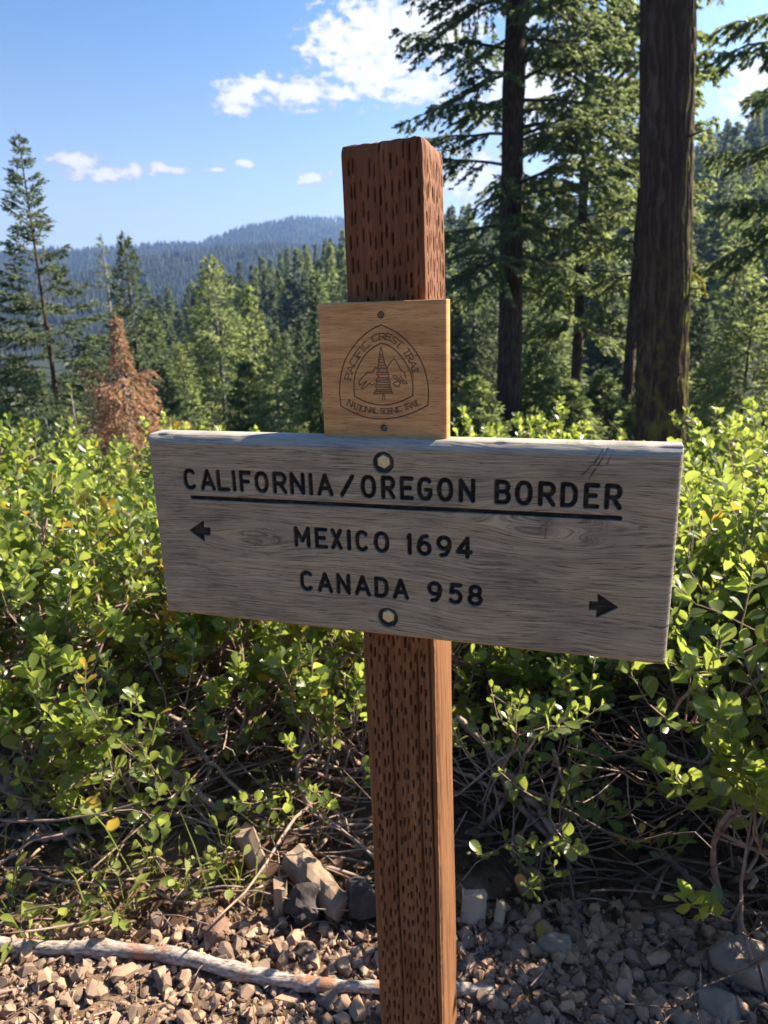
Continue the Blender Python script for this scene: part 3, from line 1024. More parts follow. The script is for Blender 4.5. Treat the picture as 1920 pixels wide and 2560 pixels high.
GL = {
    'A': [L_((0, 0), (.5, 1), (1, 0)), L_((.17, .31), (.83, .31))],
    'B': [L_((.55, .53), (0, .53), (0, 1), (.55, 1)), arc(.55, .765, .38, .235, 90, -90), L_((0, .53), (0, 0), (.58, 0)), arc(.58, .265, .42, .265, -90, 90)],
    'C': [arc(.55, .5, .55, .5, 48, 312, 24, 2.4)],
    'D': [L_((.4, 0), (0, 0), (0, 1), (.4, 1)), arc(.4, .5, .6, .5, 90, -90, 18, 2.3)],
    'E': [L_((1, 1), (0, 1), (0, 0), (1, 0)), L_((0, .52), (.82, .52))],
    'F': [L_((1, 1), (0, 1), (0, 0)), L_((0, .50), (.82, .50))],
    'G': [arc(.53, .5, .53, .5, 48, 335, 26, 2.4), L_((1.0, .22), (1.0, .45), (.62, .45))],
    'I': [L_((.5, 0), (.5, 1))],
    'L': [L_((0, 1), (0, 0), (1, 0))],
    'M': [L_((0, 0), (0, 1), (.5, .28), (1, 1), (1, 0))],
    'N': [L_((0, 0), (0, 1), (1, 0), (1, 1))],
    'O': [arc(.5, .5, .5, .5, 0, 360, 32, 2.3)],
    'P': [L_((0, 0), (0, 1), (.55, 1)), arc(.55, .74, .45, .26, 90, -90), L_((.55, .48), (0, .48))],
    'R': [L_((0, 0), (0, 1), (.55, 1)), arc(.55, .73, .45, .27, 90, -90), L_((.55, .46), (0, .46)), L_((.48, .46), (1, 0))],
    'S': [arc(.5, .75, .45, .25, 25, 270, 16), arc(.5, .25, .5, .25, 90, -155, 16)],
    'T': [L_((0, 1), (1, 1)), L_((.5, 1), (.5, 0))],
    'X': [L_((0, 0), (1, 1)), L_((0, 1), (1, 0))],
    '/': [L_((0, 0), (1, 1))],
    '1': [L_((.15, .86), (.75, 1), (.75, 0))],
    '4': [L_((.76, 0), (.76, 1), (0, .27), (1, .27))],
    '5': [L_((.92, 1), (.17, 1), (.1, .56)), arc(.45, .32, .52, .32, 132, -140, 22)],
    '6': [arc(.5, .31, .5, .31, 0, 360, 24), np.concatenate([arc(.62, .31, .62, .69, 178, 108, 9), L_((.72, 1.0))])],
    '9': [arc(.5, .69, .5, .31, 0, 360, 24), np.concatenate([arc(.38, .69, .62, .69, -2, -72, 9), L_((.28, 0.0))])],
    '8': [arc(.5, .76, .42, .24, 0, 360, 22), arc(.5, .26, .5, .26, 0, 360, 24)],
}


def seg_dist(D, U, V, poly):
    """lower the distance field D near a polyline"""
    du = U[0, 1] - U[0, 0]; dv = V[1, 0] - V[0, 0]
    for (a, b) in zip(poly[:-1], poly[1:]):
        pad = .009
        i0 = max(0, int((min(a[0], b[0]) - pad - U[0, 0]) / du)); i1 = min(U.shape[1], int((max(a[0], b[0]) + pad - U[0, 0]) / du) + 2)
        lo, hi = min(a[1], b[1]) - pad, max(a[1], b[1]) + pad
        j = sorted(((lo - V[0, 0]) / dv, (hi - V[0, 0]) / dv))
        j0 = max(0, int(j[0])); j1 = min(U.shape[0], int(j[1]) + 2)
        if i1 <= i0 or j1 <= j0: continue
        u = U[j0:j1, i0:i1] - a[0]; v = V[j0:j1, i0:i1] - a[1]
        d = np.array(b) - np.array(a); L2 = d @ d + 1e-15
        t = np.clip((u * d[0] + v * d[1]) / L2, 0, 1)
        dd = np.hypot(u - t * d[0], v - t * d[1])
        D[j0:j1, i0:i1] = np.minimum(D[j0:j1, i0:i1], dd)


def put_text(D, U, V, s, spans, ya, yb, hw):
    """spans: ink left/right of each letter; ya/yb: (baseline, cap) at both ends interpolated along u"""
    for ch, (l, r) in zip(s, spans):
        mu = (l + r) / 2
        f = np.clip((mu - ya[0][0]) / (yb[0][0] - ya[0][0] + 1e-9), 0, 1)
        bot = ya[0][1] + (yb[0][1] - ya[0][1]) * f; top = ya[1] + (yb[1] - ya[1]) * f
        w = max(r - l - 2 * hw, .0001)
        for st in GL[ch]:
            if ch == 'I': P = np.stack([np.full(len(st), mu), bot + hw + st[:, 1] * (top - bot - 2 * hw)], 1)
            else: P = np.stack([l + hw + st[:, 0] * w, bot + hw + st[:, 1] * (top - bot - 2 * hw)], 1)
            seg_dist(D, U, V, P)


def poly_inside(U, V, pts):
    ins = np.zeros(U.shape, bool); n = len(pts)
    for i in range(n):
        (x0, y0), (x1, y1) = pts[i], pts[(i + 1) % n]
        c = ((y0 > V) != (y1 > V)) & (U < (x1 - x0) * (V - y0) / (y1 - y0 + 1e-15) + x0)
        ins ^= c
    return ins


def mm_(l): return [(a / 1000, b / 1000) for a, b in l]


def slab(name, u0, u1, v0, v1, res, thick, n_front, depth, mat_, parent, attrs, extra_round):
    nu = int(round((u1 - u0) / res)) + 1; nv = int(round((v1 - v0) / res)) + 1
    U, V = np.meshgrid(np.linspace(u0, u1, nu), np.linspace(v1, v0, nv))
    dp = depth(U, V)
    P = sp(U, V, n_front - dp)
    b = MB().add(P.reshape(-1, 3), grid_faces(nv, nu)[:, ::-1])
    # perimeter walls and back
    ring = np.concatenate([np.arange(nu), np.arange(1, nv) * nu + nu - 1, (nv - 1) * nu + np.arange(nu - 2, -1, -1), np.arange(nv - 2, 0, -1) * nu])
    Ur, Vr = U.ravel()[ring], V.ravel()[ring]
    nb_ = len(ring)
    Pm = sp(Ur, Vr, n_front - thick + .002); Pb = sp(Ur * .999 + (u0 + u1) / 2 * .001, Vr * .998 + (v0 + v1) / 2 * .002, n_front - thick)
    s0 = b.n
    b.add(np.concatenate([Pm, Pb]), [])
    k = np.arange(nb_); k2 = (k + 1) % nb_
    b.F.append((np.stack([ring[k], ring[k2], s0 + k2, s0 + k], 1), 0))
    b.F.append((np.stack([s0 + k, s0 + k2, s0 + nb_ + k2, s0 + nb_ + k], 1), 0))
    b.F.append((np.array([s0 + nb_ + k]), 0))
    A = attrs(U, V)
    full = {}
    for kk, a in A.items():
        a = np.asarray(a, float)
        edge = a.ravel()[ring]
        if kk == 'paint': edge = edge * 0
        full[kk] = np.concatenate([a.ravel(), edge, edge])
    # grain coordinates continue round the edges
    o = b.build(name, mat_, parent, True, full)
    return o


def build_board():
    KN = [(.140, -.128, .016, 1.0), (.392, -.082, .007, .8), (.500, -.088, .020, 1.2), (.545, -.104, .008, .7), (.575, -.03, .05, -.6)]
    res = .001
    nu = int(round(BW / res)) + 1; nv = int(round(BH / res)) + 1
    U, V = np.meshgrid(np.linspace(0, BW, nu), np.linspace(0, -BH, nv))
    D = np.full(U.shape, .05)
    s1 = [(47.1, 65.1), (71.3, 92.5), (94.8, 113.3), (116.1, 121.7), (126.6, 143.2), (147.3, 166.5), (171.9, 191.1), (194.8, 214.6), (219.8, 224.9), (230.1, 251.2), (259.3, 278.2),
          (285.6, 304.9), (310.8, 328.3), (333.3, 350.3), (354.1, 372.3), (377.6, 396.5), (402.5, 421.6), (442.9, 461.5), (465.6, 485.0), (490.7, 509.6), (514.1, 532.9), (538.7, 555.5), (560.0, 578.2)]
    hw = .0026
    put_text(D, U, V, 'CALIFORNIA/OREGONBORDER', mm_(s1), ((.055, -.0702), -.0425), ((.57, -.0684), -.0398), hw)
    s2 = [(196.0, 217.9), (223.5, 240.9), (244.6, 259.9), (265.8, 270.9), (276.1, 292.8), (299.7, 319.3), (340.0, 347.3), (352.7, 371.0), (376.2, 394.7), (399.1, 419.1)]
    put_text(D, U, V, 'MEXICO1694', mm_(s2), ((.2, -.1368), -.1095), ((.41, -.1360), -.1090), hw)
    s3 = [(200.2, 218.1), (223.9, 244.7), (249.1, 268.0), (273.0, 294.2), (298.5, 317.1), (321.9, 342.4), (364.8, 383.1), (390.3, 408.0), (413.2, 431.5)]
    put_text(D, U, V, 'CANADA958', mm_(s3), ((.2, -.1944), -.1668), ((.43, -.1938), -.1668), hw)
    seg_dist(D, U, V, np.array([(.0575, -.0800), (.577, -.0774)]))
    G = D - hw
    Du = np.full(U.shape, .05)
    for pts in (mm_([(48.5, -124.8), (70.5, -110.5), (69.5, -119.8), (79.2, -119.5), (78.2, -129.2), (69.0, -129.4), (69.0, -138.2)]),
                mm_([(581, -179.4), (559.2, -165.8), (559.8, -175.2), (550.6, -175.2), (550.9, -184.6), (559.4, -184.6), (559.0, -193.4)])):
        ins = poly_inside(U, V, pts)
        d = np.full(U.shape, .05)
        seg_dist(d, U, V, np.array(pts + pts[:1]))
        G = np.minimum(G, np.where(ins, -d, d) - .0004)
    paint = 1 - sstep(-.0004, .0005, G)
    groove = .0042 * (1 - sstep(-.0014, .0002, G))
    hole = np.full(U.shape, 1.0)
    for (u, v) in ((.3142, -.0262), (.3149, -.2194)):
        hole = np.minimum(hole, np.hypot(U - u, V - v) - .0128)
    hd = .0085 * (1 - sstep(-.0010, .0001, hole))
    hp = (1 - sstep(-.0008, .0004, hole)) * .97
    # rounded / chamfered rim
    rim = np.zeros(U.shape)
    et = -V; eb = BH + V; el_ = U; er = BW - U
    wob = (vn(U * 60, U * 0, 3) - .5) * .002
    c = np.clip((.011 + wob - et) / .011, 0, 1); rim = np.maximum(rim, .0095 * c ** 1.7)
    for e_, r_ in ((eb, .005), (el_, .004), (er, .007)):
        c = np.clip((r_ - e_) / r_, 0, 1); rim = np.maximum(rim, r_ * .85 * c ** 1.8)
    gu, gv = U + .0, V.copy()
    dark = np.zeros(U.shape)
    for (ku, kv, kr, ks) in KN:
        du = (U - ku) / (kr * 3.2); dv = (V - kv) / (kr * 1.6)
        w = np.exp(-(du ** 2 + dv ** 2))
        gv = gv + ks * w * kr * .9 * np.tanh((V - kv) / (kr * .5)) * -1
        rr = np.hypot((U - ku), (V - kv) * 1.2)
        if kr < .03:
            dark = np.maximum(dark, .45 * np.exp(-(rr / (kr * .55)) ** 2) * (.5 + vn(U * 300, V * 300, 5)))
    gv = gv + (fbm(U * 7, V * 9, 2, 3) - .45) * .02
    # cracks
    CR = np.full(U.shape, .05)
    for poly in ([(.126, -.1335), (.135, -.135), (.141, -.1375), (.150, -.1362)], [(.493, -.094), (.501, -.086), (.510, -.080)], [(.501, -.086), (.5, -.104)],
                 [(.555, -.006), (.548, -.018), (.536, -.032)], [(.560, -.004), (.552, -.02), (.543, -.036)], [(.566, -.006), (.561, -.018)],
                 [(.612, -.197), (.626, -.199), (.634, -.198)], [(.300, -.228), (.33, -.231)], [(.29, -.226), (.31, -.2275)], [(.06, -.006), (.11, -.0065)], [(.386, -.0822), (.393, -.0812), (.397, -.084)]):
        seg_dist(CR, U, V, np.array(poly))
    CR = CR + (vn(U * 260, V * 260, 31) - .5) * .0012
    crk = (1 - sstep(.0002, .0009, CR)) * (.55 + .45 * vn(U * 120, V * 120, 35))
    dark = np.maximum(dark, crk * .9)
    dark = np.maximum(dark, .28 * sstep(.5, .75, fbm(U * 22 + 3, V * 30, 41, 4)) * sstep(.10, .0, np.abs(U - .12)) * sstep(-.11, -.15, V))
    dark = dark * (1 - paint)
    relief = (fbm(U * 12, gv * 420, 6, 3) - .45) * .0010 + (fbm(U * 20, gv * 900, 16, 2) - .4) * .0005
    pale = .65 * sstep(.016, .003, et + wob) * (.5 + .5 * vn(U * 40, V * 400, 12)) + .5 * sstep(.004, 0, er) + .4 * sstep(.003, 0, el_)  # light on the top chamfer and end edges put into the colour
    depth = rim + groove + hd + crk * .0015 + relief * (1 - paint) * (1 - hp)
    wear = .90 + .10 * sstep(.25, .5, fbm(U * 130, V * 260, 61, 3))
    at = {'paint': np.maximum(paint * wear, hp), 'gu': gu, 'gv': gv, 'dark': np.clip(dark, 0, 1), 'pale': np.clip(pale * (1 - paint), 0, 1)}
    return slab('sign_board', 0, BW, -BH, 0, res, BT, 0, lambda a, b: depth, M['board'], sign, lambda a, b: at, 0)


board = build_board()
tag(board, 'weathered grey board with black routed lettering and two arrows')


def disc_stack(b, u, v, rings, sides, rot=0.0, squash=None):
    """lathe about the sign normal: rings = [(radius, n), ...]"""
    a = np.arange(sides) / sides * 2 * np.pi + rot
    Vs = [sp(u + r * np.cos(a), v + r * np.sin(a), np.full(sides, n)) for r, n in rings]
    b.add(np.concatenate(Vs), [grid_faces(len(rings), sides, True), (np.arange(sides) + (len(rings) - 1) * sides)[None]])


for (u, v, rot) in ((.3142, -.0262, .62), (.3149, -.2194, .48)):
    b = MB(); disc_stack(b, u + .0005, v + .0012, [(.0076, -.010), (.0084, -.0095), (.0084, -.0018), (.0078, -.0006), (.0066, -.0002)], 6, rot)
    o = b.build('bolt', M['zinc'], board)
    b = MB(); disc_stack(b, u, v, [(.0122, -.011), (.0122, -.0068), (.0116, -.0060), (.005, -.0060)], 28)
    b.build('washer', M['washer'], board, True)

# --- plaque
PU0, PU1, PV0, PV1, PT = .2352, .3852, -.0022, .1530, .019


def solve_h(src, dst):
    A = []
    for (x, y), (u, v) in zip(src, dst):
        A += [[x, y, 1, 0, 0, 0, -u * x, -u * y, -u], [0, 0, 0, x, y, 1, -v * x, -v * y, -v]]
    return np.linalg.svd(np.array(A, float))[2][-1].reshape(3, 3)


HP = solve_h([(20, 85), (1535, 35), (105, 1680), (1560, 1725)], [(PU0, PV1), (PU1, PV1), (PU0, PV0), (PU1, PV0)])


def pq(pts):
    p = np.c_[np.asarray(pts, float), np.ones(len(pts))] @ HP.T
    return p[:, :2] / p[:, 2:]


def smooth_poly(pts, n=8):
    pts = np.asarray(pts, float); out = []
    P = np.vstack([2 * pts[0] - pts[1], pts, 2 * pts[-1] - pts[-2]])
    for i in range(1, len(P) - 2):
        t = np.linspace(0, 1, n, endpoint=False)[:, None]
        p0, p1, p2, p3 = P[i - 1], P[i], P[i + 1], P[i + 2]
        out.append(.5 * (2 * p1 + (p2 - p0) * t + (2 * p0 - 5 * p1 + 4 * p2 - p3) * t ** 2 + (3 * p1 - p0 - 3 * p2 + p3) * t ** 3))
    return np.vstack(out + [pts[-1:]])


SERIF = {'P': [(0, 0), (0, 1)], 'A': [(0, 0), (1, 0)], 'I': [(.5, 0), (.5, 1)], 'F': [(0, 0)], 'R': [(0, 0), (0, 1), (1, 0)], 'N': [(0, 0), (0, 1), (1, 1)], 'T': [(.5, 0)], 'L': [(0, 1)], 'E': [], 'C': [], 'S': [], 'O': []}


def arc_text(D, U, V, s, path, h, frac, hw_):
    path = smooth_poly(path, 12); d = np.r_[0, np.cumsum(np.hypot(*np.diff(path, axis=0).T))]
    tot = d[-1]
    wid = {'I': .32, ' ': .42, 'M': 1.0, 'N': .85, 'O': .9, 'C': .8, 'A': .85}
    ws = [wid.get(c, .68) for c in s]
    cum = 0; S = sum(ws)
    for c, w in zip(s, ws):
        mid = (cum + w / 2) / S * tot; cum += w
        if c == ' ': continue
        P = np.array([np.interp(mid, d, path[:, k]) for k in range(2)])
        Q = np.array([np.interp(mid + tot * .012, d, path[:, k]) for k in range(2)]); Q0 = np.array([np.interp(mid - tot * .012, d, path[:, k]) for k in range(2)])
        tx = (Q - Q0) / np.linalg.norm(Q - Q0); ty = np.array([tx[1], -tx[0]])
        cw = tot / S * w * frac if c != 'I' else tot / S * .2

        def loc(q):
            return P + tx * (q[:, 0:1] - .5) * cw + ty * (q[:, 1:2] - .5) * h
        for st in GL[c]: seg_dist(D, U, V, pq(loc(st)))
        for (sx, sy) in SERIF.get(c, []):
            e = .16 if c != 'I' else .5
            seg_dist(D, U, V, pq(loc(np.array([(sx - e, sy), (sx + e, sy)]))))


def build_plaque():
    res = .0005
    nu = int(round((PU1 - PU0) / res)) + 1; nv = int(round((PV1 - PV0) / res)) + 1
    U, V = np.meshgrid(np.linspace(PU0, PU1, nu), np.linspace(PV1, PV0, nv))
    D1 = np.full(U.shape, .05); D2 = np.full(U.shape, .05); D3 = np.full(U.shape, .05)
    for pts in ([(765, 340), (640, 405), (500, 525), (400, 660), (330, 805), (295, 960), (283, 1120), (300, 1300)],
                [(300, 1300), (420, 1368), (560, 1425), (700, 1452), (830, 1455), (980, 1438), (1150, 1385), (1330, 1295)],
                [(1330, 1295), (1335, 1120), (1310, 960), (1265, 815), (1190, 675), (1090, 550), (950, 430), (765, 340)],
                [(765, 555), (680, 605), (600, 675), (530, 775), (475, 900), (452, 1020), (460, 1185)],
                [(460, 1185), (600, 1255), (740, 1288), (850, 1288), (1000, 1252), (1148, 1182)],
                [(1148, 1182), (1150, 1060), (1120, 905), (1060, 790), (960, 660), (850, 580), (765, 555)]):
        seg_dist(D1, U, V, pq(smooth_poly(pts)))
    for pts in ([(768, 605), (750, 680), (762, 700), (738, 760), (752, 775), (730, 845), (750, 870), (722, 920), (742, 950), (708, 1000), (732, 1022), (700, 1062), (722, 1096), (690, 1160), (800, 1150), (910, 1150), (872, 1060), (884, 1035), (852, 965), (862, 938), (836, 860), (842, 845), (812, 790), (800, 740), (785, 660), (768, 605)],
                [(800, 1150), (792, 1232)], [(808, 1150), (822, 1226)],
                [(730, 862), (705, 845), (665, 905), (610, 905), (560, 950), (510, 1010), (520, 1055), (560, 1030), (605, 1005), (540, 1088), (562, 1100), (640, 1030), (660, 1060), (700, 1032)],
                [(840, 862), (870, 800), (920, 738), (960, 785), (988, 845), (1012, 885), (1050, 905), (1066, 970)],
                [(912, 945), (940, 940), (1010, 1000), (1070, 1015), (1082, 1035), (1040, 1038), (960, 988), (915, 962)],
                [(920, 1030), (960, 1008), (1000, 1028), (985, 1070), (950, 1066), (918, 1040)], [(1000, 950), (1034, 992)]):
        seg_dist(D2, U, V, pq(pts))
    for (x0, x1, y, sl) in [(752, 790, 690, -2), (744, 796, 720, 2), (738, 800, 750, -3), (735, 815, 785, 3), (728, 828, 820, -2), (725, 838, 848, 2), (725, 838, 856, -2), (738, 850, 905, 4), (725, 858, 930, -4), (735, 868, 965, 2),
                            (715, 870, 995, -4), (730, 880, 1020, 3), (712, 880, 1050, -3), (720, 888, 1080, 4), (712, 896, 1108, -4), (704, 902, 1130, 2)]:
        seg_dist(D2, U, V, pq([(x0, y - sl), (x1, y + sl)]))
    arc_text(D3, U, V, 'PACIFIC CREST TRAIL', [(378, 985), (398, 900), (432, 800), (490, 700), (580, 585), (680, 505), (765, 478), (870, 487), (970, 555), (1055, 635), (1120, 740), (1165, 850), (1195, 965)], 74, .9, 0)
    arc_text(D3, U, V, 'NATIONAL SCENIC TRAIL', [(385, 1255), (500, 1315), (620, 1345), (740, 1360), (860, 1362), (980, 1345), (1100, 1305), (1235, 1258)], 62, .95, 0)
    wob = vn(U * 1500, V * 1500, 3)
    lines = np.maximum.reduce([1 - sstep(.00035, .0010, D1), (1 - sstep(.0003, .0009, D2)) * .9, 1 - sstep(.0002, .00085, D3)])
    paint = lines * (.72 + .28 * wob)
    hole = np.full(U.shape, 1.0)
    for q in ((763, 222), (812, 1565)):
        (u, v), = pq([q])
        hole = np.minimum(hole, np.hypot(U - u, V - v) - .0040)
    hd = .003 * (1 - sstep(-.0008, .0002, hole))
    paint = np.maximum(paint, .8 * (1 - sstep(-.0006, .0003, hole)))
    paint = np.maximum(paint, .25 * sstep(.004, .0, hole) * vn(U * 300, V * 300, 8))
    rim = np.zeros(U.shape)
    for e_ in (U - PU0, PU1 - U, V - PV0, PV1 - V):
        c = np.clip((.0022 - e_) / .0022, 0, 1); rim = np.maximum(rim, .0018 * c ** 1.8)
    gv = V + (fbm(U * 9, V * 14, 7, 3) - .45) * .006
    depth = rim + .0009 * lines + hd + (fbm(U * 30, gv * 1500, 5, 2) - .4) * .0002
    at = {'paint': paint, 'gu': U, 'gv': gv}
    return slab('plaque', PU0, PU1, PV0, PV1, res, PT, -BT + PT + .0005, lambda a, b: depth, M['plaque'], sign, lambda a, b: at, 0)


plaque = build_plaque()
tag(plaque, 'square honey-coloured oak plaque with burnt-in trail emblem')
for q in ((763, 222), (812, 1565)):
    (u, v), = pq([q])
    b = MB(); n0 = -BT + PT
    disc_stack(b, u, v, [(.0034, n0 - .004), (.0034, n0 - .0022), (.0026, n0 - .0014), (.0012, n0 - .0012), (.0010, n0 - .0022), (.0003, n0 - .0022)], 20)
    b.build('screw', M['screw'], plaque, True)


# --- post
def build_post():
    ztop, zbot = .3145, -SO[2] - .15
    # perimeter of the rounded square, starting at the front left corner (fine on front and right side)
    w0 = .0965; rc = .0045
    def side(n): return np.linspace(0, 1, n, endpoint=False)
    segs = []
    F = 100; Bk = 10
    def arcp(cx, cy, a0, a1, n=7):
        a = np.radians(np.linspace(a0, a1, n, endpoint=False)); return np.stack([cx + rc * np.cos(a), cy + rc * np.sin(a), np.cos(a), np.sin(a)], 1)
    def line(x0, y0, x1, y1, nx, ny, n):
        t = side(n)[:, None]; return np.c_[np.array([x0, y0]) + (np.array([x1 - x0, y1 - y0])) * t, np.tile([nx, ny], (n, 1))]
    W = w0
    per = np.concatenate([
        line(rc, 0, W - rc, 0, 0, 1, F),                 # front, normal +n
        arcp(W - rc, -rc, 90, 0),
        line(W, -rc, W, -W + rc, 1, 0, F),               # right side
        arcp(W - rc, -W + rc, 0, -90),
        line(W - rc, -W, rc, -W, 0, -1, Bk),
        arcp(rc, -W + rc, -90, -180),
        line(0, -W + rc, 0, -rc, -1, 0, Bk),
        arcp(rc, -rc, 180, 90)])
    npz = len(per)
    s = np.r_[0, np.cumsum(np.hypot(*np.diff(per[:, :2], axis=0).T))]
    z = np.concatenate([np.arange(zbot, ztop - .007, .0019), ztop - .007 + .007 * np.array([.3, .55, .75, .9, 1.0])])
    nz = len(z)
    S, Z = np.meshgrid(s, z)
    Zs = Z
    # incisions
    slit = np.zeros(S.shape)
    r2 = np.random.default_rng(3)
    def incise(s0, s1, pitch, period, ln, wd, skip, zlo=-9, zhi=9, strength=1.0):
        col = s0; k = 0
        while col < s1:
            cs = col + r2.normal(0, .0006)
            if not any(a < cs - s0 < b_ for a, b_ in skip):
                ph = (k % 2) * period / 2 + r2.normal(0, .0012)
                zz = zbot + ph
                i0, i1 = np.searchsorted(s, [cs - .004, cs + .004])
                while zz < ztop:
                    if zlo < zz < zhi and r2.random() > .05:
                        c = cs + r2.normal(0, .0009); l = ln * r2.uniform(.75, 1.25) / 2; w = wd * r2.uniform(.75, 1.25) / 2
                        j0, j1 = np.searchsorted(z, [zz - l - .004, zz + l + .004])
                        d = np.maximum(np.abs(S[j0:j1, i0:i1] - c) / w, (np.abs(Z[j0:j1, i0:i1] - zz) / l))
                        d = d + (vn(S[j0:j1, i0:i1] * 700, Z[j0:j1, i0:i1] * 220, 91) - .5) * .4
                        slit[j0:j1, i0:i1] = np.maximum(slit[j0:j1, i0:i1], (1 - sstep(.7, 1.25, d)) * strength * r2.uniform(.7, 1.0))
                    zz += period + r2.normal(0, .0016)
            col += pitch; k += 1
    incise(.0050, W - .008, .0066, .0252, .0130, .0025, [(.026, .032), (.079, .086)], -9, -.02)
    incise(.0050, W - .008, .0070, .0252, .0150, .0019, [(.079, .09)], -.02, 9, .9)
    incise(W + .004, 2 * W - .012, .0062, .0262, .0180, .0023, [], -.20, 9, .9)
    incise(W + .004, 2 * W - .012, .0062, .0262, .0150, .0016, [], -9, -.20, .4)
    crack = np.full(S.shape, 1.0)
    for (a, z0, z1, amp) in ((.0905 * .92, -9, .05, .0016), (.066, -.75, -.25, .0018), (.0305, -9, -.25, .0014)):
        cc = a + (vn(Z * 6, Z * 0, int(a * 1000)) - .5) * .006
        m_ = sstep(z0 - .02, z0 + .05, Z) * (1 - sstep(z1 - .08, z1, Z))
        crack = np.minimum(crack, np.where(m_ > .05, np.abs(S - cc) / (amp * m_ + 1e-6), 9))
    ck = 1 - sstep(.5, 1.1, crack)
    ridge = (fbm(S * 160 + (vn(S * 20, Z * 5, 3) - .5) * 2, Z * 4, 8, 3) - .45) * .0022 + (vn(S * 40, Z * 16, 4) - .5) * .0012
    fr = sstep(.004, .012, S) * (1 - sstep(W - .02, W - .012, S))
    chip = .0018 * np.maximum(vn(S * 90, Z * 36, 14) - .5, 0) * fr
    flank = .0010 * sstep(.15, .7, slit)
    dn = ridge - chip - .0062 * sstep(.35, 1.0, slit) - .0012 * flank - .004 * ck
    # corners worn unevenly
    right_corner = np.exp(-((S - (W - .002)) / .004) ** 2)
    dn -= right_corner * (.0012 + .0035 * np.maximum(vn(Z * 9, Z * 0, 55) - .55, 0) + .0012 * vn(Z * 120, Z * 0, 57))
    topf = np.clip((Z - (ztop - .007)) / .007, 0, 1)
    dn -= .0022 * topf ** 2.2
    # post widens slightly downward and drifts right (as measured on the photo)
    tz = np.clip((.3145 - Z) / 1.24, 0, 1.3)
    ul = .2614 + .0122 * tz; wsc = (.0962 + .0052 * tz) / W
    X = per[:, 0][None] + dn * per[:, 2][None]; Y = per[:, 1][None] + dn * per[:, 3][None]
    topj = (vn(S * 110, S * 0, 71) - .5) * .0035 * topf + (.004 * (per[:, 0][None] / W) + .0012) * topf
    P = sp(ul + X * wsc, Z + topj, -BT + Y)
    b = MB().add(P.reshape(-1, 3), grid_faces(nz, npz, True))
    # top cap: shrinking rings
    Pt = P[-1]
    ctr = Pt.mean(0); rows = [Pt]
    for k_, f_ in enumerate((.9, .7, .45, .2)):
        Q = ctr + (Pt - ctr) * f_; Q[:, 2] = Pt[:, 2] * .3 + (Pt[:, 2].mean() + .001) * .7 + (vn(Q[:, 0] * 300, Q[:, 1] * 300, 5) - .5) * .002
        rows.append(Q)
    b2n = b.n
    b.add(np.concatenate(rows[1:]), [])
    last = (nz - 1) * npz
    k = np.arange(npz); k2 = (k + 1) % npz
    offs = [last] + [b2n + i * npz for i in range(4)]
    for a_, c_ in zip(offs[:-1], offs[1:]):
        b.F.append((np.stack([a_ + k, a_ + k2, c_ + k2, c_ + k], 1), 0))
    b.F.append((np.array([offs[-1] + k]), 0))
    ext = 4 * npz
    dark = np.maximum(sstep(.3, .9, slit), ck * .8)
    at = {'gu': np.r_[S.ravel(), np.tile(s, 4)], 'gv': np.r_[(Z + SO[2]).ravel(), np.full(ext, ztop + SO[2])], 'slit': np.r_[dark.ravel(), np.zeros(ext)]}
    return b.build('post', M['post'], sign, True, at)


post = build_post()
tag(post, 'reddish square timber post covered in rows of small vertical incisions')

# ------------------------------------------------------------------ shrubs


def leaf_template(rows):
    V, F = [], []
    prof = {0: .03, .12: .09, .28: .20, .46: .30, .62: .345, .80: .30, .92: .185, 1: .015}
    for t in rows:
        w = np.interp(t, list(prof), list(prof.values()))
        zc = -.10 * t * t
        V += [(-w, t, zc + w * .30), (0, t, zc), (w, t, zc + w * .30)]
    n = len(rows)
    for i in range(n - 1):
        for j in range(2):
            F.append((i * 3 + j, i * 3 + j + 1, (i + 1) * 3 + j + 1, (i + 1) * 3 + j))
    return np.array(V), np.array(F)


LV5, LF5 = leaf_template([0, .22, .5, .8, 1])
LV4, LF4 = leaf_template([0, .36, .76, 1])
LV8, LF8 = leaf_template([0, .12, .28, .46, .64, .80, .92, 1])
leaf_mesh = MB().add(LV8, LF8).mesh('leaf', M['leaf'], True)
leaf_mesh_y = MB().add(LV8, LF8).mesh('leaf', M['leaf_yellow'], True)


def leaf_frames(n, D):
    S = nrm(np.cross(D, rng.normal(size=(n, 3)) * .55 + np.array([0, 0, 1.0])))
    # random roll about the leaf direction
    N = np.cross(S, D)
    a = rng.normal(0, .7, n)[:, None]
    S2 = S * np.cos(a) + N * np.sin(a)
    return np.stack([S2, D, np.cross(S2, D)], -1)      # columns: x, y, z


def in_frame(P):
    v = P - CAM
    z = v @ FW
    px = 960 + 1775 * (v @ RT) / z; py = 1280 - 1775 * (v @ UP) / z
    return (z > .3) & (px > -20) & (px < 1940) & (py > -20) & (py < 2580), z


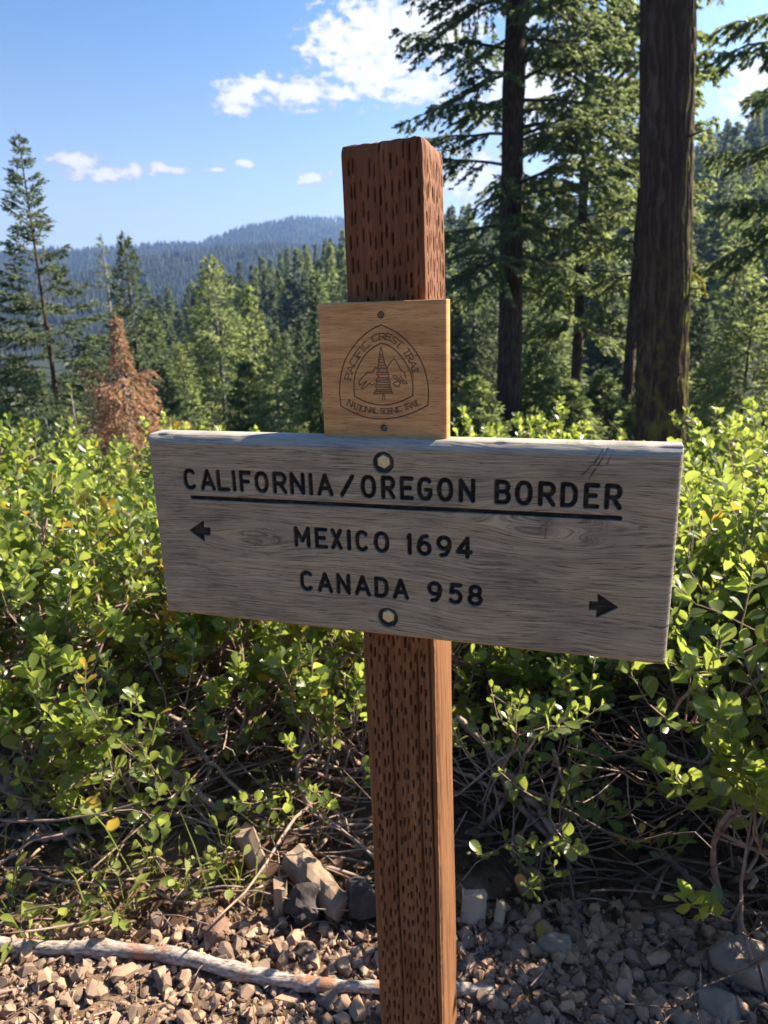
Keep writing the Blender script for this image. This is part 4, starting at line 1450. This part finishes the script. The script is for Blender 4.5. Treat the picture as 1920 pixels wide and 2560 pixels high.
def shrub(name, x, y, r, h, label, group, nm=9, nsub=6, ntw=6, leafl=.044, per=21, low_bare=.36, dead=60, zc=.35, lowp=(.16, .5), leaf_prob=1.0, yellow=.03):
    bx = np.array([x, y, gz(x, y) - .02])
    e = tag(empty(name, bx), label, 'shrub', group)
    tw_b = MB(); dd_b = MB()
    LP, LD, LL, LY = [], [], [], []

    def dome():
        a = rng.uniform(0, 2 * np.pi); s = rng.uniform(-.25, .98); c = math.sqrt(1 - s * s); k = rng.uniform(.72, 1.02)
        return np.array([r * c * math.cos(a) * k, r * c * math.sin(a) * k, h * (zc + (1 - zc) * s * k)])

    def inside(p):
        q = p.copy(); q[2] = max(q[2], .04); return q
    mains = []
    for i in range(nm):
        tgt = dome() * np.array([.85, .85, .85]); tgt = inside(tgt)
        b0 = np.array([rng.normal(0, .10), rng.normal(0, .10), -.02])
        P = bez(b0, b0 + (tgt - b0) * .35 + np.array([0, 0, -.05 * h]) + rng.normal(0, .05, 3), b0 + (tgt - b0) * .65 + rng.normal(0, .07, 3), tgt, 9)
        P[:, 2] = np.maximum(P[:, 2], .01)
        st = MB(); st.add(*tube(P, np.linspace(rng.uniform(.008, .014), .0045, 9), 6, True, .25))
        st.build('stem', M['twig'], e, True)
        mains.append(P)
        for j in range(nsub):
            s0 = rng.uniform(.35, 1.0)
            p0 = np.array([np.interp(s0, np.linspace(0, 1, 9), P[:, k]) for k in range(3)])
            t2 = dome()
            t2 = p0 + (t2 - p0) * min(1.0, .48 / (np.linalg.norm(t2 - p0) + 1e-6)) if np.linalg.norm(t2 - p0) > .48 else t2
            t2 = inside(t2 + rng.normal(0, .04, 3))
            Q = bez(p0, p0 + (t2 - p0) * .3 + rng.normal(0, .035, 3), p0 + (t2 - p0) * .7 + rng.normal(0, .035, 3) + [0, 0, -.02], t2, 6)
            tw_b.add(*tube(Q, np.linspace(.0045, .0022, 6), 4, False))
            for l in range(ntw):
                s1 = rng.uniform(.3, 1.0)
                p1 = np.array([np.interp(s1, np.linspace(0, 1, 6), Q[:, k]) for k in range(3)])
                out = nrm(p1 - np.array([0, 0, h * .25]))
                d = nrm(out * .7 + np.array([0, 0, .55]) + rng.normal(0, .5, 3))
                ln = rng.uniform(.07, .2)
                p2 = p1 + d * ln; d2 = nrm(d + np.array([0, 0, .6]) + rng.normal(0, .2, 3)); p3 = p2 + d2 * rng.uniform(.04, .10)
                T = np.stack([p1, p1 + (p2 - p1) * .55 + rng.normal(0, .008, 3), p2, p3])
                tw_b.add(*tube(T, np.linspace(.0022, .0012, 4), 3, False))
                zz = p3[2]
                front = (p3[1] < r * .35)
                pl = leaf_prob * (1.0 if zz > low_bare else (lowp[0] if front else lowp[1]) * (.3 + zz / low_bare))
                if rng.random() > pl: continue
                n = int(per * rng.uniform(.65, 1.25))
                q = np.linspace(.05, 1, n)
                # leaves along p1-p2-p3, denser to the tip
                pp = np.where((q < .35)[:, None], p1 + (p2 - p1) * (.45 + q[:, None] / .35 * .55), p2 + (p3 - p2) * ((q[:, None] - .35) / .65))
                ph = np.arange(n) * 2.39996 + rng.uniform(0, 6)
                A = nrm(np.cross(d2, [.3, .1, .9])); B = np.cross(d2, A)
                rad = A * np.cos(ph)[:, None] + B * np.sin(ph)[:, None]
                opn = (1.05 - .55 * q)[:, None]
                D = nrm(d2 * .55 + rad * opn + rng.normal(0, .14, (n, 3)) + np.array([0, 0, .16]))
                LP.append(pp + rad * .003); LD.append(D); LL.append(leafl * rng.uniform(.82, 1.12) * rng.uniform(.5, 1.2, n) * (1.05 - .35 * q ** 3)); LY.append(np.full(n, rng.random() < yellow * .7) | (rng.random(n) < yellow * .5))
    for i in range(dead):
        P = mains[rng.integers(len(mains))]
        s0 = rng.uniform(.05, .75)
        p0 = np.array([np.interp(s0, np.linspace(0, 1, 9), P[:, k]) for k in range(3)])
        a = rng.uniform(0, 6.28) if rng.random() < .4 else rng.normal(-1.57, .9)
        d = np.array([math.cos(a), math.sin(a), rng.normal(.05, .28)])
        ln = rng.uniform(.18, .62)
        p3 = p0 + d * ln; p3[2] = max(p3[2], .015)
        Q = bez(p0, p0 + (p3 - p0) * .33 + rng.normal(0, .05 * ln + .01, 3), p0 + (p3 - p0) * .66 + rng.normal(0, .07 * ln + .01, 3), p3, 6)
        r0 = rng.uniform(.0018, .0052)
        dd_b.add(*tube(Q, np.linspace(r0, r0 * .45, 6), 4, False))
        for k in range(rng.integers(0, 4)):
            s1 = rng.uniform(.3, .95); q0 = np.array([np.interp(s1, np.linspace(0, 1, 6), Q[:, c]) for c in range(3)])
            dv = nrm(d + rng.normal(0, .6, 3)) * rng.uniform(.05, .18)
            q1 = q0 + dv; q1[2] = max(q1[2], .01)
            dd_b.add(*tube(np.stack([q0, q0 + (q1 - q0) * .5 + rng.normal(0, .008, 3), q1]), [r0 * .5, r0 * .4, r0 * .25], 3, False))
    tag(tw_b.build('twigs', M['twig'], e, True), kind='stuff')
    if dead: tag(dd_b.build('dead_twigs', M['twig_shaded' if x > .15 else 'twig_dead'], e, True), kind='stuff')
    if not LP: return e
    P = np.concatenate(LP); D = np.concatenate(LD); L = np.concatenate(LL); Y = np.concatenate(LY)
    n = len(P); Fm = leaf_frames(n, D)
    vis, depth = in_frame(P + bx)
    score = np.where(vis, L / depth, -1)
    order = np.argsort(-score)
    own = order[:min(300, int((score > 0).sum()))]
    rest = np.setdiff1d(np.arange(n), own)
    for i in own:
        o = link('leaf', leaf_mesh_y if Y[i] else leaf_mesh, e)
        mt = Matrix.Identity(4)
        f = Fm[i] * L[i]
        for a in range(3):
            for b_ in range(3): mt[a][b_] = f[a, b_]
            mt[a][3] = P[i, a]
        o.matrix_local = mt
    if len(rest):
        lb = MB()
        for flag, mi in ((False, 0), (True, 1)):
            idx = rest[Y[rest] == flag]
            if not len(idx): continue
            V = P[idx][:, None] + np.einsum('nij,kj->nki', Fm[idx] * L[idx][:, None, None], LV4)
            F = (np.arange(len(idx)) * len(LV4))[:, None, None] + LF4[None]
            lb.add(V.reshape(-1, 3), F.reshape(-1, 4), mi)
        tag(lb.build('foliage', [M['leaf'], M['leaf_yellow']], e, True), kind='stuff')
    return e


SHRUBS = [
    (-1.00, 2.00, .62, .80, 'leafy green shrub nearest the camera at lower left, over bare stems', dict(dead=170, low_bare=.36, lowp=(.30, .45))),
    (-.40, 2.18, .60, .78, 'shrub with yellowing leaves under the left half of the grey board', dict(yellow=.08, dead=170, low_bare=.38, lowp=(.25, .4))),
    (-1.62, 2.65, .75, .86, 'tall leafy shrub at the left edge of the picture', dict(dead=100)),
    (-.85, 2.85, .75, .79, 'dense green shrub just below the brown dead conifer', dict(dead=20)),
    (.05, 2.70, .70, .78, 'shrub hidden mostly behind the middle of the grey board', dict(dead=30)),
    (-2.25, 3.50, .9, .92, 'rear shrub at far left below the slender young fir', dict(dead=0)),
    (-1.25, 3.80, .9, .80, 'rear shrub below the dark pointed fir', dict(dead=0)),
    (.75, 3.40, .8, .76, 'rear shrub peeping over the right half of the board top', dict(dead=0)),
    (.95, 1.72, .58, .84, 'large-leaved shrub nearest the camera at the right edge', dict(leafl=.047, low_bare=.42, per=13, dead=90)),
    (1.42, 2.45, .78, .88, 'sunlit yellow-green shrub right of the board end', dict(leafl=.042)),
    (.66, 2.30, .60, .70, 'shady shrub below the right half of the board', dict(low_bare=.26, dead=120, lowp=(.5, .7))),
    (1.35, 1.80, .55, .84, 'dim large-leaved shrub at the right edge behind the nearest one', dict(leafl=.047, low_bare=.3, dead=60)),
    (2.10, 3.40, .9, .94, 'rear shrub at the far right below the layered young fir', dict(dead=0)),
]
for (x, y, r, h, lab, kw) in SHRUBS:
    shrub('manzanita_shrub', x, y, r, h, lab, 'manzanita shrubs along the trail', **kw)
# small sprig in front of the shady shrub, right of the post
shrub('manzanita_sprig', .30, 1.47, .17, .42, 'small upright leafy sprig on the shady ground right of the post', None, nm=4, nsub=3, ntw=4, leafl=.036, per=11, low_bare=.02, dead=6, zc=.3, yellow=.02)

for (x, y, r, h, lab) in [(-.16, 1.74, .17, .36, 'small leafy sprig in the twigs just left of the post'), (-.66, 1.66, .2, .30, 'low leafy sprig among bare stems under the left end of the board'),
                          (-1.05, 1.62, .2, .34, 'low leafy sprig among bare stems near the left edge'), (.10, 2.0, .2, .42, 'leafy sprig close behind the lower post'), (.84, 1.20, .22, .66, 'upright sprig with very large leaves at the right picture edge')]:
    shrub('manzanita_sprig', x, y, r, h, lab, None, nm=4, nsub=3, ntw=4, leafl=.04 if x < .7 else .047, per=11 if x < .7 else 17, low_bare=.02 if x < .7 else .3, dead=14, zc=.3, yellow=.06 if x < .7 else .008)


def at_y(px, py, Y):
    d = ray(px, py)
    return CAM + d * (Y / d[1])


def branch(pts, r0, r1, lab, nt=5):
    P = smooth_poly(np.array([at_y(*p) for p in pts]), 6)
    P += rng.normal(0, .0035, P.shape)
    n = len(P); s = np.linspace(0, 1, n)
    r = r0 + (r1 - r0) * s + (vn(s * 16, s * 0, int(r0 * 1e5)) - .5) * r0 * .5
    b = MB().add(*tube(P, r, 8, True, .22))
    o = empty('dead_branch', tuple(P[0])); tag(o, lab, 'branch')
    b.V[0] = b.V[0] - P[0]
    b.build('limb', M['twig_shaded' if P[0][0] > .3 else 'twig_dead'], o, True)
    tb = MB()
    for k in range(nt):
        i = rng.integers(2, n - 1); d = nrm(nrm(P[i] - P[i - 1]) + rng.normal(0, .6, 3)) * rng.uniform(.06, .22)
        q = P[i] - P[0]
        tb.add(*tube(np.stack([q, q + d * .5 + rng.normal(0, .012, 3), q + d]), [r1 * .6, r1 * .45, r1 * .25], 4, True))
    tag(tb.build('side_twigs', M['twig_shaded' if P[0][0] > .3 else 'twig_dead'], o, True), kind='stuff')


branch([(40, 2095, 1.56), (130, 2092, 1.52), (210, 2070, 1.55), (290, 2085, 1.58), (380, 2060, 1.62)], .0135, .008, 'knotty pale dead branch lying in the twigs at the left edge', 6)
branch([(-20, 1950, 1.62), (60, 2010, 1.58), (120, 2085, 1.55), (175, 2150, 1.5)], .011, .007, 'dead branch slanting down at the left picture edge', 4)
branch([(110, 2035, 1.66), (200, 2030, 1.62), (270, 2058, 1.6), (350, 2050, 1.62)], .009, .005, 'smooth pale dead branch above the knotty one', 4)
branch([(180, 1740, 1.85), (330, 1850, 1.72), (470, 1960, 1.62), (600, 2070, 1.55)], .010, .006, 'long dead branch slanting down to the broken stub', 9)
branch([(250, 1690, 1.95), (420, 1790, 1.8), (520, 1900, 1.7), (640, 2010, 1.6)], .009, .005, 'long dead branch slanting parallel above the stub one', 9)
branch([(620, 1610, 2.0), (740, 1700, 1.9), (800, 1800, 1.85), (900, 1890, 1.8)], .008, .004, 'pale bare branch slanting toward the post from under the board', 7)
branch([(560, 1590, 2.05), (690, 1660, 1.95), (830, 1650, 1.9), (900, 1640, 1.95)], .007, .004, 'pale bare branch running level under the board', 6)
branch([(1140, 1790, 1.7), (1240, 1900, 1.6), (1340, 2010, 1.5), (1420, 2140, 1.4)], .010, .0075, 'brown bare branch slanting down to the sprig right of the post', 6)
branch([(1140, 1920, 1.72), (1250, 1985, 1.6), (1380, 2060, 1.5), (1450, 2110, 1.45)], .006, .004, 'thin pale twig slanting below the brown bare branch', 6)
branch([(1640, 2120, 1.35), (1720, 2190, 1.3), (1800, 2260, 1.26), (1900, 2300, 1.25)], .012, .008, 'dark curved dead branch in the shade at the right edge', 6)
branch([(1440, 2230, 1.3), (1560, 2280, 1.28), (1700, 2310, 1.26), (1850, 2330, 1.24)], .0055, .003, 'thin dead branch stretched along the shady gravel edge at right', 8)

# ------------------------------------------------------------------ gravel and forest floor


def rock(seed, n=15, sq=(1, .8, .62)):
    import bmesh
    r = np.random.default_rng(seed)
    P = nrm(r.normal(size=(n, 3))) * r.uniform(.8, 1.05, (n, 1)) * np.array(sq)
    bm = bmesh.new()
    for p in P: bm.verts.new(p)
    bmesh.ops.convex_hull(bm, input=bm.verts)
    bmesh.ops.delete(bm, geom=[v for v in bm.verts if not v.link_faces], context='VERTS')
    bmesh.ops.recalc_face_normals(bm, faces=bm.faces)
    bm.verts.index_update()
    V = np.array([v.co[:] for v in bm.verts]); F = np.array([[v.index for v in f.verts] for f in bm.faces])
    bm.free()
    return V, F


ROCKS = [rock(s, int(rng.integers(15, 24)), (1, rng.uniform(.62, .95), rng.uniform(.45, .75))) for s in range(14)]
rock_meshes = [MB().add(V, F).mesh('stone', M['stone']) for V, F in ROCKS]


def rot_rand(n):
    q = nrm(rng.normal(size=(n, 4)))
    w, x, y, z = q.T
    return np.stack([np.stack([1 - 2 * (y * y + z * z), 2 * (x * y - z * w), 2 * (x * z + y * w)], -1), np.stack([2 * (x * y + z * w), 1 - 2 * (x * x + z * z), 2 * (y * z - x * w)], -1),
                     np.stack([2 * (x * z - y * w), 2 * (y * z + x * w), 1 - 2 * (x * x + y * y)], -1)], 1)


def gravel():
    nu, nv = 130, 60
    X, Y = np.meshgrid(np.linspace(-2.6, 2.6, nu), np.linspace(.2, 1.40, nv))
    edge = 1.26 + .04 * sstep(-.1, .35, X) + (vn(X * 3, X * 0, 6) - .5) * .1
    Yc = .2 + (Y - .2) * (edge - .2) / 1.2
    Z = hgt(X.ravel(), Yc.ravel()).reshape(X.shape) + .006 + (fbm(X * 18, Yc * 18, 5, 3) - .4) * .010
    Z -= .02 * sstep(edge - .05, edge, Yc)
    g = MB().add(np.stack([X, Yc, Z], -1).reshape(-1, 3), grid_faces(nv, nu)).build('gravel_path', M['ground'], None, True, {'far': np.zeros(nu * nv)})
    tag(g, kind='structure')
    # stones
    n = 19000
    x = rng.uniform(-1.25, 1.25, n); y = rng.uniform(.72, 1.62, n)
    e = 1.25 - .01 * sstep(-.3, .3, x) + (vn(x * 5, x * 0, 6) - .5) * .12
    keep = rng.random(n) < np.where(y < e, 1, np.exp(-(y - e) / .022) * .5)
    
    x, y = x[keep], y[keep]; n = len(x)
    size = np.clip(np.exp(np.where(rng.random(n) < .42, rng.normal(math.log(.0140), .38, n), rng.normal(math.log(.0065), .35, n))), .0035, .036)
    size *= .84 + .20 * sstep(-.5, .4, x)
    z = hgt(x, y) + size * .35 + rng.random(n) * .010
    Rm = rot_rand(n)
    Rm[:, 2] *= .8
    k = rng.integers(0, len(ROCKS), n)
    P = np.stack([x, y, z], 1)
    vis, depth = in_frame(P)
    order = np.argsort(-np.where(vis, size / depth, -1))
    own = set(order[:300].tolist())
    for i in order[:300]:
        o = link('stone', rock_meshes[k[i]], g)
        mt = Matrix.Identity(4); f = Rm[i] * size[i]
        for a in range(3):
            for b_ in range(3): mt[a][b_] = f[a, b_]
            mt[a][3] = P[i, a]
        o.matrix_local = mt
    rest = np.array([i for i in range(n) if i not in own])
    sb = MB()
    for kk in range(len(ROCKS)):
        idx = rest[k[rest] == kk]
        V, F = ROCKS[kk]
        W = P[idx][:, None] + np.einsum('nij,kj->nki', Rm[idx] * size[idx][:, None, None], V)
        sb.add(W.reshape(-1, 3), ((np.arange(len(idx)) * len(V))[:, None, None] + F[None]).reshape(-1, 3))
    tag(sb.build('small_stones', M['stone'], g), kind='stuff')
    db = MB()                                             # needles, chips and short twigs among the stones
    for i in range(900):
        xx, yy = rng.uniform(-1.0, 1.0), rng.uniform(.85, 1.32)
        a_ = rng.uniform(0, 6.28); ln = rng.uniform(.012, .05) * (2.2 if rng.random() < .08 else 1)
        p0 = np.array([xx, yy, gz(xx, yy) + rng.uniform(.012, .024)]); d_ = np.array([math.cos(a_), math.sin(a_), rng.normal(0, .2)]) * ln
        r0 = rng.uniform(.0006, .0016) * (1.6 if ln > .05 else 1)
        db.add(*tube(np.stack([p0, p0 + d_ * .5 + rng.normal(0, .002, 3), p0 + d_]), [r0, r0, r0 * .6], 3, False), int(rng.random() < .5))
    tag(db.build('needle_litter', [M['twig_dead'], M['dead_leaf']], g), kind='stuff')


gravel()


def litter():
    b = MB(); b2 = MB(); b3 = MB()
    n = 3800
    x = rng.uniform(-1.7, 1.7, n); y = 1.22 + rng.random(n) ** 1.3 * 1.5
    z = hgt(x, y)
    P = np.stack([x, y, z + .006 + .012 * rng.random(n)], 1)
    a = rng.uniform(0, 6.28, n); D = nrm(np.stack([np.cos(a), np.sin(a), rng.normal(.1, .3, n)], 1))
    Fm = leaf_frames(n, D); L = rng.uniform(.018, .042, n)
    V = P[:, None] + np.einsum('nij,kj->nki', Fm * L[:, None, None], LV4)
    dk = rng.random(n) < .3 + .6 * sstep(-.3, .2, x)  # more of the shade-coloured leaves to the right
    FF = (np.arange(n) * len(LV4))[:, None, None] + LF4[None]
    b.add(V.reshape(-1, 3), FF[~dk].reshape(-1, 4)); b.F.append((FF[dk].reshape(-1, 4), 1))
    tag(b.build('leaf_litter', [M['dead_leaf'], M['litter_shaded']], ground, True), kind='stuff')
    for i in range(620):                                  # fallen twigs
        xx = rng.uniform(-1.5, 1.5); yy = 1.26 + rng.random() ** 1.4 * 1.3
        a = rng.normal(0, .7) + (math.pi if rng.random() < .5 else 0); ln = rng.uniform(.06, .38)
        p0 = np.array([xx, yy, gz(xx, yy) + rng.uniform(.006, .06)])
        p3 = p0 + np.array([math.cos(a), math.sin(a) * .7, rng.normal(.0, .18)]) * ln
        p3[2] = max(p3[2], gz(p3[0], p3[1]) + .004)
        Q = bez(p0, p0 + (p3 - p0) * .33 + rng.normal(0, .09 * ln, 3), p0 + (p3 - p0) * .66 + rng.normal(0, .09 * ln, 3), p3, 5)
        r0 = rng.uniform(.0014, .0042) * (1.7 if rng.random() < .1 else 1)
        V, F = tube(Q, np.linspace(r0, r0 * .5, 5), 4, True)
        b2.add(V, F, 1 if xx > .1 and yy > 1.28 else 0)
    tag(b2.build('fallen_twigs', [M['twig_dead'], M['twig_shaded']], ground, True), kind='stuff')


litter()

# the long peeling stick on the gravel
def stick():
    pts = [at_ground(-140, 2372), at_ground(60, 2384), at_ground(230, 2386), at_ground(400, 2402), at_ground(560, 2438), at_ground(690, 2468), at_ground(800, 2486), at_ground(950, 2492), at_ground(1100, 2494), at_ground(1235, 2500)]
    P = smooth_poly(np.array(pts), 7)
    P[:, 2] = hgt(P[:, 0], P[:, 1]) + .021
    P[:, 2] += (vn(np.arange(len(P)) * .35, 0 * np.arange(len(P)), 3) - .5) * .006
    s = np.linspace(0, 1, len(P))
    r = .0150 - .0024 * s + (vn(s * 22, s * 0, 9) - .5) * .0052
    for k, a in ((.24, .004), (.47, .003), (.62, .003)): r += a * np.exp(-((s - k) / .012) ** 2)
    b = MB().add(*tube(P, r, 10, True, .18))
    o = b.build('stick', M['stick'], None, True)
    tag(o, 'long pale stick with peeling grey bark lying across the gravel behind the post', 'stick')


stick()


def chunk(name, px, py, size, label, cat, m_, seed, lift=.4, rot=(0, 0, 0), n=22, sub=True, z=0.0):
    p = at_ground(px, py, z)
    V, F = rock(seed, n, size)
    if sub:   # split faces and roughen
        import bmesh
        bm = bmesh.new()
        vs = [bm.verts.new(v) for v in V]
        for f in F: bm.faces.new([vs[i] for i in f])
        bmesh.ops.bevel(bm, geom=list(bm.edges) , offset=.10 * min(size), segments=1, affect='EDGES')
        bmesh.ops.subdivide_edges(bm, edges=list(bm.edges), cuts=1, use_grid_fill=True)
        bmesh.ops.triangulate(bm, faces=bm.faces)
        bm.verts.index_update()
        V = np.array([v.co[:] for v in bm.verts]); F = np.array([[v.index for v in f.verts] for f in bm.faces])
        bm.free()
        V = V + nrm(V) * ((vn(V[:, 0] * 3 / max(size) + seed, V[:, 1] * 3 / max(size) + V[:, 2] * 4 / max(size), seed) - .5) * (.5 if 'dark' in m_ else .18) * min(size))[:, None]
    o = MB().add(V, F).build(name, M[m_])
    o.location = (p[0], p[1], gz(p[0], p[1]) + size[2] * lift + z)
    o.rotation_euler = rot
    tag(o, label, cat)
    return o


chunk('boulder', 1862, 2440, (.085, .07, .062), 'rounded tan boulder at the lower right corner', 'rock', 'boulder', 71, .55, (.1, .2, .4))
chunk('boulder', 1800, 2540, (.05, .045, .03), 'flat grey stone below the tan boulder', 'rock', 'boulder', 74, .5, (.1, .1, 1.4))
chunk('rock', 770, 2285, (.055, .05, .048), 'sooty black rock beside the broken log left of the post', 'rock', 'stone_dark', 72, .6)
chunk('rock', 905, 2290, (.05, .05, .06), 'black charred lump touching the left side of the post', 'rock', 'stone_dark', 77, .6)
chunk('rock', 545, 2345, (.042, .036, .032), 'reddish brown rock above the middle of the stick', 'rock', 'stone_brown', 73, .6, (0, .3, .6))
chunk('rock', 1385, 2380, (.04, .032, .035), 'pointed grey rock right of the wood block', 'rock', 'boulder', 79, .6, (0, .3, .2))


def wedge(name, px, py, w, d, h, label, m_, tilt, rz, seed):
    """split piece of timber: irregular prism with torn top"""
    p = at_ground(px, py)
    r = np.random.default_rng(seed)
    k = 9
    a = np.arange(k) / k * 2 * np.pi
    prof = np.stack([np.cos(a) * w * r.uniform(.85, 1.1, k), np.sin(a) * d * r.uniform(.8, 1.1, k)], 1)
    rows = []
    zs = np.linspace(0, 1, 9)
    for i, zz in enumerate(zs):
        f = 1 + r.normal(0, .03, (k, 1)); q = prof * f
        top = h * zz * (1 + (r.uniform(-.16, .16, k) if i == 8 else r.normal(0, .004, k)))
        rows.append(np.c_[q, top])
    V = np.concatenate(rows)
    o = MB().add(V, [grid_faces(9, k, True), (np.arange(k) + 8 * k)[None], np.arange(k)[::-1][None]]).build(name, M[m_])
    o.location = (p[0], p[1], gz(p[0], p[1]) - .01)
    o.rotation_euler = (tilt[0], tilt[1], rz)
    tag(o, label, 'wood')
    return o


wedge('wood_block', 1180, 2318, .030, .018, .088, 'pale split wood block standing in the gravel right of the post', 'wood_bleached', (-.15, .12), .2, 1)
wedge('wood_chip', 1243, 2325, .012, .010, .075, 'narrow pale wood splinter beside the split wood block', 'wood_bleached', (-.1, .15), .1, 2)
wedge('broken_stub', 655, 2185, .026, .022, .13, 'upright broken branch stub left of the fallen log', 'wood_brown', (-.1, -.22), .3, 3)
wedge('wood_chip', 700, 2290, .016, .012, .095, 'thin brown wood splinter at the foot of the fallen log', 'wood_brown', (.0, .05), .4, 5)
wedge('bark_slab', 1760, 2405, .016, .02, .19, 'flat sunlit bark slab lying at the edge of the right-hand gravel', 'wood_bleached', (1.45, -1.25), .25, 6)
wedge('broken_branch', 1575, 2330, .013, .013, .17, 'short grey branch lying in the shade of the right shrub', 'twig_dead', (.0, -1.5), .1, 7)


def log():
    a = at_ground(735, 2165, .03); b_ = at_ground(862, 2285, .02)
    s = np.linspace(0, 1, 10)[:, None]
    P = a + (b_ - a) * s; P[:, 2] = .05 - .02 * s[:, 0] + rng.normal(0, .002, 10)
    V, F = tube(P, np.linspace(.036, .030, 10), 12, True, .3)
    o = MB().add(V, F).build('broken_log', M['wood_brown'])
    tag(o, 'short rotten log slanting down toward the post from the left', 'log')
    # sawn stub with orange face
    p = at_ground(1300, 2262)
    q = np.stack([p + [0.02, .03, .0], p + [.01, .01, .035], p + [-.002, -.012, .075], p + [-.006, -.022, .088]])
    e = tag(empty('sawn_stub', p), 'small sawn shrub stub with orange cut face right of the post', 'stub')
    MB().add(*tube(q - p, [.016, .014, .0125, .0125], 10, True, .1)).build('stub_body', M['wood_brown'], e, True)
    d = nrm(q[-1] - q[-2]); c = q[-1] - p + d * .0012
    MB().add(*tube(np.stack([c, c + d * .001]), [.0122, .0118], 12, True)).build('cut_face', M['wood_orange'], e)


log()

# ground herbs with broad leaves
HLV, HLF = LV8, LF8
herb_mesh = MB().add(HLV * np.array([.85, 1, 1]), HLF).mesh('leaf', M['herb'], True)


def herb(px, py, n, hh, ll, label):
    p = at_ground(px, py)
    z = gz(p[0], p[1])
    e = tag(empty('herb', (p[0], p[1], z)), label, 'plant', 'broad-leaved herbs at the gravel edge')
    sb = MB()
    for i in range(n):
        a = i * 2.4 + rng.normal(0, .4); t = rng.uniform(.25, 1)
        base_ = np.array([rng.normal(0, .012), rng.normal(0, .012), 0]); top = base_ + np.array([math.cos(a) * .03, math.sin(a) * .03, hh * t])
        sb.add(*tube(bez(base_, base_ + [0, 0, .4 * hh * t], top - [0, 0, .2 * hh * t], top, 5), .0014, 3, False))
        d = nrm(np.array([math.cos(a), math.sin(a), rng.uniform(-.1, .9)]))
        f = leaf_frames(1, d[None])[0] * ll * rng.uniform(.65, 1.15)
        o = link('leaf', herb_mesh, e); mt = Matrix.Identity(4)
        for k in range(3):
            for j in range(3): mt[k][j] = f[k, j]
            mt[k][3] = top[k]
        o.matrix_local = mt
    sb.build('stalks', M['herb'], e, True)


for i, (px, py, n, hh, ll, lab) in enumerate([
        (480, 2255, 16, .10, .050, 'low yellow-green herb left of the broken stub'), (600, 2235, 12, .12, .045, 'low green herb directly below the broken stub'),
        (300, 2290, 18, .07, .055, 'spreading yellowish herb on sunny soil above the stick'), (150, 2300, 14, .06, .050, 'small herb on sunny soil at lower left'),
        (70, 2370, 10, .06, .05, 'pale herb just above the left end of the stick'), (560, 2200, 12, .15, .040, 'leafy herb in the shade left of the broken stub'),
        (700, 2060, 14, .16, .036, 'green herb growing behind the broken stub'), (385, 2190, 12, .12, .05, 'green herb in front of the bare stems at left'),
        (230, 2200, 12, .11, .05, 'green herb among bare stems near the left edge'), (20, 2290, 12, .08, .05, 'yellowish herb at the left picture edge above the stick')]):
    herb(px, py, n, hh, ll * .78, lab)


def grass():
    b = MB()
    for i in range(48):
        x = rng.uniform(-1.1, -.2); y = rng.uniform(1.28, 1.75)
        a = rng.uniform(0, 6.28); h_ = rng.uniform(.05, .28)
        p = np.array([x, y, gz(x, y)]); q = p + np.array([math.cos(a) * h_ * .5, math.sin(a) * h_ * .5, h_])
        mid = (p + q) / 2 + np.array([0, 0, h_ * .15]); s = np.array([math.sin(a), -math.cos(a), 0]) * .0016
        b.add(np.stack([p - s, p + s, mid + s, mid - s, q]), [np.array([[0, 1, 2, 3]]), np.array([[3, 2, 4]])])
    o = b.build('grass', M['herb'])
    tag(o, 'scattered thin grass blades among the herbs at lower left', 'grass', kind='stuff')


grass()
for (px, py, z, s, m_, lab) in [(1352, 2215, .09, .035, 'dead_leaf', 'curled brown leaf hanging right of the sawn stub'), (1580, 2330, .03, .045, 'dead_leaf', 'brown dead leaf on the shady twigs at right'), (1345, 2345, .02, .03, 'leaf_yellow', 'yellow fallen leaf on gravel near the wood splinter')]:
    p = at_ground(px, py, z)
    o = MB().add(LV5 * s, LF5).build('fallen_leaf', M[m_], None, True)
    o.location = p; o.rotation_euler = (rng.uniform(.4, 1.4), rng.uniform(-.5, .5), rng.uniform(-1, 1))
    tag(o, lab, 'leaf')
